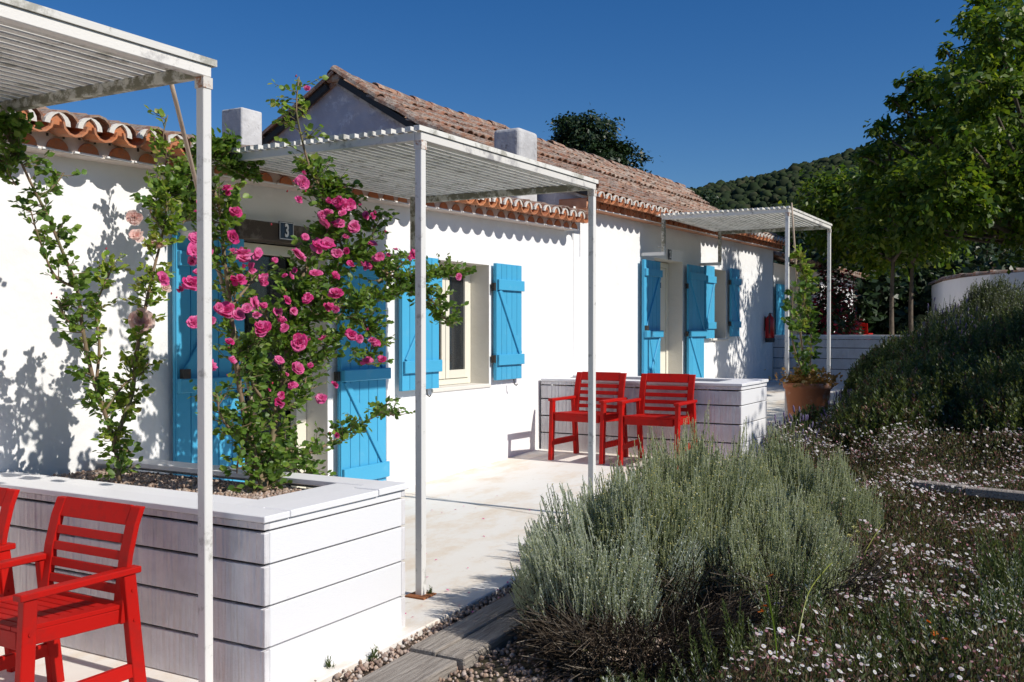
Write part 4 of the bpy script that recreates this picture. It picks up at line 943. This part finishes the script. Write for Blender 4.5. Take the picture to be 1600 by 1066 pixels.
# trees
def tree(name, label, base, trunk_h, blobs, leaf_mat, leaf, n, cat='tree', group=None, trunk_r=.12, hang=.2, shell=.55, leafT=LEAF4, lean=(0,0), tight=.20):
    r = thing(name, base, label, cat, group); base = Vector(base)
    tp = base+Vector((lean[0], lean[1], trunk_h)); b = MB().tube(spline([base-Vector((0,0,.2)), base.lerp(tp, .5)+Vector((.05,.04,0)), tp], 12), [trunk_r*(1-.4*i/12) for i in range(13)], 8)
    b.build('trunk', M['bark'], r, smooth=True)
    Tn = []; Nn = []; tot = sum(bl[1]**2 for bl in blobs); lim = MB()
    for (c, rad, sq) in blobs:
        c = Vector(c); lim.tube(spline([tp-Vector((0,0,.1)), tp.lerp(c, .5)+Vector((0,0,-.15)), c], 10), [trunk_r*.55*(1-.85*i/10)+.008 for i in range(11)], 5)
        k = int(n*rad**2/tot); nc = max(6, int(rad*(26 if tight > .15 else 60)))
        cd = rnd_dirs(nc); cr = rad*(shell+(1-shell)*rng.random(nc)**.6)
        cen = np.array([tuple(c)])+cd*cr[:, None]*np.array([[1, 1, sq]])
        for q in range(0, nc, 3): lim.tube([c, Vector(cen[q])], [.016, .005], 4, cap=False)
        idx = rng.integers(0, nc, k); sp = rad*tight
        d = rng.normal(0, sp, (k, 3)); d[:, 2] *= .6
        Tn.append(cen[idx]+d); Nn.append(cd[idx]*.5+rng.normal(0, .5, (k, 3)))
    lim.build('limbs', M['bark'], r, smooth=True)
    T = np.concatenate(Tn); N_ = np.concatenate(Nn); N_[:, 2] += .5
    ax = rng.normal(size=(len(T), 3)); ax[:, 2] -= hang*3; N_ /= np.linalg.norm(N_, axis=1, keepdims=True); ax -= N_*np.sum(ax*N_, 1, keepdims=True); ax /= np.linalg.norm(ax, axis=1, keepdims=True)
    R = np.stack([np.cross(ax, N_), ax, N_], axis=2)
    scatter('crown', leafT[0], leafT[1], R, T, leaf*rng.uniform(.6, 1.3, len(T)), leaf_mat, r); return r
def P_(u, v, X): return tuple(at(u, v, X=X))
tree('leafy_tree', 'tall bright green leafy tree filling the upper right corner', (18.6, .3, .5), 2.4,
     [(P_(1600,120,18),1.25,.9),(P_(1560,230,17.5),1.15,.8),(P_(1490,270,17),.95,.7),(P_(1440,300,16.8),.75,.7),(P_(1420,190,17.5),.62,.6),(P_(1500,160,17.5),.75,.7),(P_(1590,300,17),1.1,.7),(P_(1470,335,16.8),.75,.5),(P_(1480,270,20.5),1.2,.7),(P_(1430,320,21),1.0,.7),(P_(1350,245,17),.22,.8),(P_(1372,205,17),.26,.8),(P_(1430,128,17),.3,.7),(P_(1478,78,17.5),.16,.7),(P_(1342,325,17),.25,.6),(P_(1525,22,18),.3,.8),(P_(1400,160,17),.25,.8),(P_(1400,350,17),.6,.55),(P_(1500,205,15),.55,.6),(P_(1480,290,15),.6,.6),(P_(1535,130,15),.6,.7),(P_(1560,60,15.3),.6,.7),(P_(1500,325,15),.5,.5),(P_(1680,250,17),1.4,.9),(P_(1590,30,18.5),.8,.8),(P_(1530,95,18),.5,.7),(P_(1390,250,17.5),.5,.6),(P_(1690,80,18.5),1.3,.9),(P_(1375,300,17.5),.5,.6),(P_(1760,330,17),1.5,.9)],
     M['tree_leaf'], .12, 50000, trunk_r=.09, hang=.35, leafT=LEAF4, shell=.2, tight=.17)
for i, (x, y, hh, rr, lab) in enumerate(((21.5, 3.35, 3.7, 1.3, 'slim trunked tree standing left of the leafy tree, dark crown'), (22.0, 3.05, 3.9, 1.4, 'second slim trunked dark tree right beside the first'))):
    tree('dark_tree', lab, (x, y, .7), 2.2, [((x, y, hh), rr, .8), ((x+.8, y+.7, hh-.4), rr*.75, .7), ((x-.6, y-.8, hh+.3), rr*.7, .8), ((x+.3, y+1.2, hh+.2), rr*.7, .8)], M['tree_leaf'], .15, 9000, trunk_r=.055, group='dark trees behind the garden')
for i, (u, v, X, r_, lab) in enumerate(((1265,440,30,1.9,'dark evergreen behind the far cottage roof'), (1330,400,33,2.6,'dark evergreen left of the slim trunks'), (1420,390,32,3.0,'dark evergreen behind the slim trunks'), (1520,390,36,3.2,'dark evergreen above the white garden building'), (1330,470,30,1.6,'low dark evergreen behind the lavender'), (1400,460,31,1.9,'low dark evergreen between the trunks and white building'))):
    c = at(u, v, X=X); tree('evergreen_tree', lab, (c.x, c.y, .6), max(.6, c.z-1.5), [(tuple(c), r_, .9), ((c.x, c.y-r_*.7, c.z-.6), r_*.8, .9), ((c.x+.5, c.y+r_*.7, c.z-.7), r_*.8, .9), ((c.x, c.y, c.z-1.6), r_*.95, .8)], M['dark_leaf'], .26, 7000, group='dark evergreens at the back', trunk_r=.12, shell=.3)
# the dark tree above the roof
c = at(915, 215, X=36); d = at(975, 248, X=36)
tree('roofline_tree', 'dark tree showing above the tiled ridge', (c.x, c.y, .8), 5.2, [(tuple(at(903,208,X=36)), .95, .9), (tuple(at(920,222,X=36)), 1.15, .85), (tuple(at(893,235,X=36)), .9, .8), (tuple(at(972,250,X=36)), .85, .7), (tuple(at(945,262,X=36)), 1.3, .7), (tuple(at(990,270,X=36)), .6, .6), (tuple(at(885,200,X=36)), .5, .8)], M['dark_leaf'], .17, 20000, trunk_r=.22, shell=.25)
c = at(1098, 318, X=60); tree('hedge_tree', 'small rounded dark tree just past the far end of the ridge', (c.x, c.y, .9), 5, [(tuple(c), 1.1, .6), (tuple(at(1085,322,X=60)), 1.1, .6)], M['dark_leaf'], .22, 5000, trunk_r=.2)
# the tree outside the frame at the right whose shade falls on the garden and the middle planter
tree('shade_tree', 'spreading tree beyond the right edge shading the garden bed', (10.8, -4.0, .3), 3.2,
     [((10.2,-3.4,4.9),1.3,.7),((11.8,-3.6,5.1),1.5,.7),((12.8,-2.8,4.4),1.3,.7),((9.7,-2.7,4.2),.8,.7),((13.8,-3.8,5.2),1.4,.7),((11.0,-2.4,4.3),1.0,.6),((12.0,-4.8,5.8),1.5,.7),((14.6,-2.6,4.3),1.1,.7)],
     M['tree_leaf'], .15, 5500, trunk_r=.13, tight=.12)
# bougainvillea on the far cottage
def bush(name, label, c, rad, mats, weights, leaf, n, cat='shrub', group=None, T_=LEAF4, up=.6, kind=None, stems=True):
    c = Vector(c); r = thing(name, (c.x, c.y, gz(c.x)), label, cat, group)
    d = rnd_dirs(n); d[:, 2] = np.abs(d[:, 2]); rr = (.35+.65*rng.random(n)**.5)
    # lumpy
    lump = np.array([noise.noise(Vector(q)*2.2+Vector((c.x, c.y, 0))) for q in d])*.35+1
    T = np.array([tuple(c)])+d*(rr*lump)[:, None]*np.array([rad])
    N_ = d*.6+rng.normal(0, .5, (n, 3)); N_[:, 2] += up; R = rot_from(N_, rng.uniform(0, 6.28, n))
    mi = rng.choice(len(mats), n, p=weights); scatter('foliage', T_[0], T_[1], R, T, leaf*rng.uniform(.6, 1.3, n), mats, r, mi=np.repeat(mi, len(T_[1])))
    if stems:
        b = MB()
        for k in range(9):
            a = k*.7; e_ = c+Vector((math.cos(a)*rad[0]*.6, math.sin(a)*rad[1]*.6, rad[2]*.6)); b.tube([c-Vector((0,0,.1)), c.lerp(e_, .5), e_], [.02,.014,.006], 5)
        b.build('stems', M['bark'], r)
    return r
bush('bougainvillea', 'dark red flowering creeper on the far cottage front', (22.3, 4.7, .8), (1.3, .5, 2.0), [M['dark_leaf'], M['bougain']], [.7, .3], .11, 6000)
# upright leafy shrubs
def shoots(name, label, cx, cy, rx, ry, h, n, leaf, mats, weights, cat='shrub', group=None, leaves=16, leafw=.22, tip=None, tipn=0, spread=.35, z0=None, stem=True, dome=True, ll=None, clump=0):
    """a mound of upright shoots, each clothed in small leaves"""
    r = thing(name, (cx, cy, bank(cx, cy)), label, cat, group)
    a = rng.uniform(0, 2*PI, n); q = np.sqrt(rng.random(n)); px = cx+rx*q*np.cos(a); py = cy+ry*q*np.sin(a)
    nz = np.array([noise.noise(Vector((x*5.5, y*5.5, cx)))+.4*noise.noise(Vector((x*11, y*11, cy))) for x, y in zip(px, py)])
    if clump:
        k_ = nz > -.06; px, py, a, q, nz = px[k_], py[k_], a[k_], q[k_], nz[k_]; n = len(px)
    g = np.array([bank(x, y) for x, y in zip(px, py)])
    top = g+h*(np.sqrt(np.maximum(0, 1-(.66 if clump else .85)*q**2)) if dome else 1)*rng.uniform(.58, 1.10, n)*(1+.20*np.array([noise.noise(Vector((x*2.3, y*2.3, 1.7))) for x, y in zip(px, py)])+clump*(nz-.1))
    L = (ll or h*.5)*rng.uniform(.6, 1.1, n)
    out = np.stack([np.cos(a)*q*spread+rng.normal(0, .12, n), np.sin(a)*q*spread+rng.normal(0, .12, n), np.ones(n)], 1); out /= np.linalg.norm(out, axis=1, keepdims=True)
    tipP = np.stack([px, py, top], 1)+out*0
    bot = tipP-out*L[:, None]
    # stems
    ths = .0016+leaf*.03
    B3 = (np.array([(-1,0,0),(1,0,0),(1,0,1),(-1,0,1),(0,-1,0),(0,1,0),(0,1,1),(0,-1,1)], float), [(0,1,2,3),(4,5,6,7)])
    Rs = rot_from(out, rng.uniform(0, 6, n)); Sc = np.stack([np.full(n, ths), np.full(n, ths), L], 1)
    if stem: scatter('stems', B3[0], B3[1], Rs, bot, Sc, mats[0], r)
    f = np.tile(np.linspace(.06, 1.0, leaves), n); I = np.repeat(np.arange(n), leaves)
    T = bot[I]+out[I]*(L[I]*f)[:, None]
    sp = np.tile(np.arange(leaves)*2.4, n)+np.repeat(rng.uniform(0, 6, n), leaves)
    lat = np.stack([np.cos(sp), np.sin(sp), np.full(len(sp), .9)], 1); lat += out[I]*.3; lat += rng.normal(0, .2, lat.shape); ax = lat/np.linalg.norm(lat, axis=1, keepdims=True)
    N_ = np.cross(ax, np.stack([-np.sin(sp), np.cos(sp), np.zeros(len(sp))], 1)); N_ /= np.linalg.norm(N_, axis=1, keepdims=True); X_ = np.cross(ax, N_)
    R = np.stack([X_, ax, N_], axis=2); s = leaf*rng.uniform(.7, 1.3, len(I))*(1.15-.5*f); S = np.stack([s*leafw/.28, s, s], 1)
    mi = rng.choice(len(mats), n, p=weights)[I]
    scatter('foliage', LEAF4[0], LEAF4[1], R, T, S, mats, r, mi=mi)
    if tip is not None:
        k = rng.random(n) < tipn; tv, tf = ico(1); nt = int(k.sum())
        scatter('flower_heads', np.array(tv), tf, rot_from(out[k], np.zeros(nt)), tipP[k]+out[k]*.004, tip[1]*rng.uniform(.7, 1.2, (nt, 1))*np.array([[1, 1, tip[2]]]), tip[0], r)
    return r
def dead_twigs(parent, cx, cy, rx, ry, h, n, r0=.002):
    a = rng.uniform(0, 2*PI, n); q = .5+.5*np.sqrt(rng.random(n)); p = np.stack([cx+rx*q*np.cos(a), cy+ry*q*np.sin(a), np.array([bank(cx, cy)]*n)+h*rng.random(n)*.75], 1)
    d = np.stack([np.cos(a)*.8, np.sin(a)*.8, rng.uniform(-.2, .9, n)], 1)+rng.normal(0, .35, (n, 3)); d /= np.linalg.norm(d, axis=1, keepdims=True)
    B3 = (np.array([(-1,0,0),(1,0,0),(.6,0,1),(-.6,0,1),(0,-1,0),(0,1,0),(0,.6,1),(0,-.6,1)], float), [(0,1,2,3),(4,5,6,7)])
    scatter('dead_twigs', B3[0], B3[1], rot_from(d, rng.uniform(0, 6, n)), p, np.stack([np.full(n, r0), np.full(n, r0), rng.uniform(.06, .2, n)], 1), M['twig'], parent)
sa = shoots('santolina_bush', 'big grey green bush with tiny yellow buttons in front of the red chair pair', 5.35, 1.93, 1.05, .50, .66, 9000, .016, [M['santolina'], M['silver'], M['twig']], [.62, .24, .14], group='silvery bushes', leaves=13, tip=(M['button'], .0036, .8), tipn=.6, spread=.25, ll=.26, clump=.62)
dead_twigs(sa, 5.1, 1.8, .95, .45, .35, 3500)
sb = shoots('santolina_bush', 'nearest silvery bush with bare brown twigs at its foot beside the timber edging', 4.42, 1.98, .66, .44, .60, 5600, .017, [M['silver'], M['santolina'], M['twig']], [.55, .33, .12], group='silvery bushes', leaves=13, tip=(M['button'], .003, .8), tipn=.25, spread=.5, ll=.2, clump=.62)
dead_twigs(sb, 4.25, 1.72, .60, .45, .26, 6000)
sc_ = shoots('santolina_bush', 'pale green rounded bush right of the big one, below the middle planter', 6.35, 1.55, .68, .52, .52, 5200, .016, [M['santolina'], M['silver'], M['twig']], [.78, .1, .12], group='silvery bushes', leaves=15, tip=(M['button'], .0034, .8), tipn=.4, spread=.2, ll=.26, clump=.62)
sd = shoots('santolina_bush', 'low silvery bush amid the daisies, in front of the pale rounded one', 5.0, 1.35, .58, .42, .46, 4000, .016, [M['santolina'], M['silver'], M['twig']], [.5, .34, .16], group='silvery bushes', leaves=15, tip=(M['button'], .0034, .8), tipn=.3, spread=.3, ll=.22, clump=.62)
dead_twigs(sd, 4.9, 1.2, .5, .35, .35, 1500)
# rosemary-like sprigs at the bottom right
for i, (u, v, n, h, lab) in enumerate(((1130,1050,60,.36,'tall dark green leafy sprigs at the bottom edge under the silvery bush'), (1560,1040,190,.42,'rosemary shrub in the bottom right corner'), (1460,1060,120,.34,'rosemary shrub left of the bottom right corner'), (1240,1010,60,0.4,'tall green sprig clump left of the tall thin stalks'), (1400,1010,90,0.36,'green sprig clump amid the nearest white daisies'), (1590,960,110,0.5,'tall dark sprigs against the right edge above the corner shrub'), (1020,1075,70,.18,'low sprigs beside the gravel at the bottom edge'), (1300,1075,140,.26,'dark rosemary mound at the bottom edge under the daisies'))):
    p = at(u, v+30, Z=gz(4)); shoots('rosemary', lab, p.x+.1, p.y, .32, .30, h, n, .030, [M['shrub_leaf'], M['silver']], [.75, .25], group='rosemary shrubs', leaves=34, leafw=.12, spread=.5, ll=h*.8)
# background shrubs in the bed
for i, (x, y, rx, ry, h, n, mt, lab) in enumerate((
    (10.25, 2.38, .38, .26, .40, 520, 'shrub_leaf', 'low dark shrub hiding the foot of the terracotta pot'),
    (12.2, 2.05, .7, .45, .72, 900, 'shrub_leaf', 'dark shrub right behind the terracotta pot against the far terrace'),
    (13.6, 2.2, .8, .5, .80, 900, 'shrub_leaf', 'dark shrub in front of the far planter'),
    (15.3, 2.3, 1.0, .6, .80, 900, 'shrub_leaf', 'farthest dark shrub touching the far planter'),
    (9.6, 1.55, .9, .55, .62, 900, 'shrub_leaf', 'dark green shrub beside the corner of the middle planter'),
    (10.7, 1.3, 1.0, .8, .62, 1200, 'shrub_leaf', 'dark shrub to the right of the terracotta pot'),
    (9.9, .30, 1.1, .8, .70, 1400, 'shrub_leaf', 'dark shrub in the middle of the planted bank'),
    (12.6, 1.7, 1.1, .8, .72, 900, 'shrub_leaf', 'dark shrub behind the terracotta pot'),
    (12.6, .5, 1.3, .9, .85, 1500, 'shrub_leaf', 'tall dark shrub below the lavender'),
    (9.0, -.55, .9, .7, .85, 1200, 'shrub_leaf', 'leafy dark shrub at the right edge of the bank'),
    (11.2, -.6, 1.1, .8, 1.0, 1300, 'shrub_leaf', 'tall dark shrub at the right edge below the white building'),
    (15.2, 1.3, 1.6, 1.0, .75, 1100, 'shrub_leaf', 'dark shrub far back by the slim trunks'),
    (15.5, -.3, 1.6, 1.1, .95, 1200, 'shrub_leaf', 'dark shrub far back below the leafy tree'))):
    shoots('shrub', lab, x, y, rx, ry, h, int(n*1.15), .060, [M[mt], M['daisy_leaf']], [.8, .2], group='dark shrubs of the planted bank', leaves=22, leafw=.2, spread=.3, ll=.35)
for i, (x, y, rx, ry, h, lab) in enumerate(((8.55, 2.15, .35, .28, .55, 'lavender clump beside the terrace edge by the middle planter'), (14.0, 1.6, 1.4, .7, 1.0, 'lavender drift behind the terracotta pot'), (13.5, .0, 1.3, .7, 1.2, 'lavender drift along the top of the planted bank'), (10.4, 2.1, .5, .25, .5, 'lavender spikes in front of the terracotta pot'))):
    shoots('lavender', lab, x, y, rx, ry, h, int(230*(1+rx)), .03, [M['shrub_leaf'], M['silver']], [.6, .4], group='lavender plants', leaves=10, leafw=.12, tip=(M['lavender'], .008, 4.2), tipn=.4, spread=.35, ll=.35)
shoots('silver_shrub', 'pale silvery shrub in front of the white garden building', 22.8, 1.9, 1.1, 1.3, 1.3, 3200, .07, [M['silver_dim'], M['shrub_leaf']], [.55, .45], leaves=14, leafw=.25, spread=.4, ll=.5)

# daisies: a carpet of fleabane
def carpet(name, label, poly, n_leaf, n_fl, h, fs, wfrac=.6):
    xs0 = [p[0] for p in poly]; ys0 = [p[1] for p in poly]
    def inside(x, y):
        c = np.zeros(len(x), bool); j = len(poly)-1
        for i in range(len(poly)):
            xi, yi = poly[i]; xj, yj = poly[j]
            c ^= ((yi > y) != (yj > y)) & (x < (xj-xi)*(y-yi)/(yj-yi+1e-9)+xi); j = i
        return c
    def pts(n):
        x = rng.uniform(min(xs0), max(xs0), n*3); y = rng.uniform(min(ys0), max(ys0), n*3); k = inside(x, y); return x[k][:n], y[k][:n]
    def hz(x, y): return np.array([bank(a, b_)+h*(.72+.55*noise.noise(Vector((a*1.7, b_*1.7, 5)))+.25*noise.noise(Vector((a*5, b_*5, 2)))) for a, b_ in zip(x, y)])
    r = thing(name, (sum(xs0)/len(poly), sum(ys0)/len(poly), 0), label, 'daisies'); r['kind'] = 'stuff'
    x, y = pts(n_leaf); top = hz(x, y); z = top-h*.75*rng.random(len(x))**1.4
    T = np.stack([x, y, z], 1); N_ = rng.normal(0, .8, (len(x), 3)); N_[:, 2] += .5
    mi = rng.choice(3, len(x), p=[.58, .27, .15]); ax = rng.normal(0, .6, (len(x), 3)); ax[:, 2] += 1.1
    ax /= np.linalg.norm(ax, axis=1, keepdims=True); N_ -= ax*np.sum(N_*ax, 1, keepdims=True); N_ /= np.linalg.norm(N_, axis=1, keepdims=True)
    R = np.stack([np.cross(ax, N_), ax, N_], axis=2); s = rng.uniform(.016, .036, len(x)); S = np.stack([s*.5, s, s], 1)
    scatter('foliage', LEAF4[0], LEAF4[1], R, T, S, [M['daisy_leaf'], M['shrub_leaf'], M['twig']], r, mi=mi)
    # flower: ring of petals round a yellow eye
    k = 10; vs = [(0,0,.12)]; f = []
    for i in range(k):
        a = 2*PI*i/k; vs += [(math.cos(a-.26), math.sin(a-.26), .0), (math.cos(a+.26), math.sin(a+.26), .0)]; f.append((0, 1+2*i, 2+2*i))
    m0 = len(vs); vs += [(.3*math.cos(2*PI*i/6), .3*math.sin(2*PI*i/6), .17) for i in range(6)]; f.append(tuple(range(m0, m0+6)))
    x, y = pts(int(n_fl*1.9)); pn = np.array([noise.noise(Vector((a*1.6, b_*1.6, 9)))+.5*noise.noise(Vector((a*4.5, b_*4.5, 3))) for a, b_ in zip(x, y)])
    kp = rng.random(len(x)) < np.clip(.5+1.7*pn, .06, 1); x, y = x[kp], y[kp]; z = hz(x, y)+rng.uniform(.0, .05, len(x)); d = rng.normal(0, .35, (len(x), 3))+np.array([[-.15, -.35, 1]])
    wm = (rng.random(len(x)) > wfrac).astype(int); mm = np.repeat(wm, len(f)).reshape(len(x), -1); mm[:, -1] = 2
    s = fs*rng.uniform(.75, 1.2, len(x))*np.where(wm, .62, 1)
    scatter('blossoms', np.array(vs), f, rot_from(d, rng.uniform(0, 6, len(x))), np.stack([x, y, z], 1), s, [M['petal_white'], M['petal_mauve'], M['button']], r, mi=mm.ravel())
    n3 = len(x); B3 = (np.array([(-1,0,0),(1,0,0),(1,0,1),(-1,0,1)], float), [(0,1,2,3)])
    scatter('flower_stalks', B3[0], B3[1], rot_from(-d*np.array([[1,1,1]]), rng.uniform(0, 6, n3)), np.stack([x, y, z-.002], 1), np.stack([np.full(n3, .0009), np.full(n3, .0009), np.full(n3, .09)], 1), M['daisy_leaf'], r)
    return r
carpet('fleabane_carpet', 'near carpet of white and pink daisies filling the lower right of the garden', [(3.4, 1.15), (4.6, .95), (5.9, 1.1), (7.6, 1.9), (8.6, 1.6), (8.2, -.8), (3.6, -.7)], 130000, 4600, .30, .0088)
carpet('fleabane_carpet', 'far carpet of white daisies below the dark shrubs', [(7.4, 2.2), (10.0, 2.1), (10.6, 1.2), (10.4, -1.2), (8.3, -1.0), (8.2, 1.2)], 45000, 2300, .40, .0100, .7)
# odd bright flowers, fallen petals
sp = thing('wild_flowers', (4.4, .9, 0), 'scattered yellow, orange and blue wildflowers among the near daisies', 'flowers'); sp['kind'] = 'stuff'
FL = flower_mesh('bloom', M['button'], 3, rings=((.6, 5, .8), (1, 6, .3))); FO = flower_mesh('bloom', M['orange_petal'], 4, rings=((.6, 5, .8), (1, 6, .3))); FU = flower_mesh('bloom', M['lavender'], 5, rings=((.6, 5, .8), (1, 6, .3)))
for (u, v, z, k) in ((1335,825,.42,0),(1340,832,.40,0),(1328,838,.4,0),(1118,738,.62,0),(1125,745,.6,0),(902,1005,.12,0),(915,1018,.1,0),(1485,945,.25,0),(1492,938,.27,0),(1195,948,.25,1),(1190,955,.24,1),(1460,990,.2,1),(1450,972,.22,1),(1478,1000,.2,1),(1215,945,.22,2),(1222,950,.2,2),(1288,966,.2,2),(1275,1003,.15,1),(1118,745,.6,0),(1205,900,.3,1),(1105,735,.6,0)):
    p = at(u, v, Z=z); shared('bloom', (FL, FO, FU)[k], sp, Matrix.Translation(p) @ Euler((.3,.2,random.random()*6)).to_matrix().to_4x4() @ Matrix.Scale(.014, 4))
n = 90
T = np.stack([rng.uniform(3.9, 6.9, n), rng.uniform(2.55, 4.3, n), np.zeros(n)], 1); T[:45, 1] = rng.uniform(2.54, 2.95, 45)
T[:, 2] = .036*(T[:, 0]-3.8)+.006
tag(scatter('fallen_petals', LEAF4[0], LEAF4[1], rot_from(rnd_dirs(n, 2.5), rng.uniform(0, 6, n)), T, .022*rng.uniform(.5, 1.2, n), M['petal_soft']), 'pink rose petals fallen on the pale concrete terrace', 'petals')
# tall flowering grass stalks
gs = thing('grass_stalks', (4, 1, 0), 'few tall thin green stalks rising from the bottom right flowers', 'stalks')
for (pts) in (((1330,1080),(1328,980),(1345,880),(1378,820)), ((1215,1080),(1212,1000),(1198,915)), ((1245,1010),(1262,930),(1290,890),(1300,880)), ((1256,1060),(1260,1000),(1262,985)), ((1440,930),(1450,830),(1460,800))):
    w = [at(u, v, Y=.95) for u, v in pts]; MB().tube(spline(w, 14), .003, 5).build('stalk', M['rose_leaf_young'], gs)
# small weeds at the gravel edge
for (u, v, lab) in ((672, 935, 'small grass tuft at the foot of the middle pergola post'), (585, 1020, 'small weed tuft in the gravel below the near planter'), (515, 1035, 'tiny weed tuft at the bottom of the near planter end')):
    p = at(u, v, Z=0.0); shoots('grass_tuft', lab, p.x, p.y, .03, .03, .09, 14, .03, [M['shrub_leaf']], [1.0], cat='weed', group='weeds by the timber edging', leaves=5, leafw=.1, spread=1.2, ll=.09)
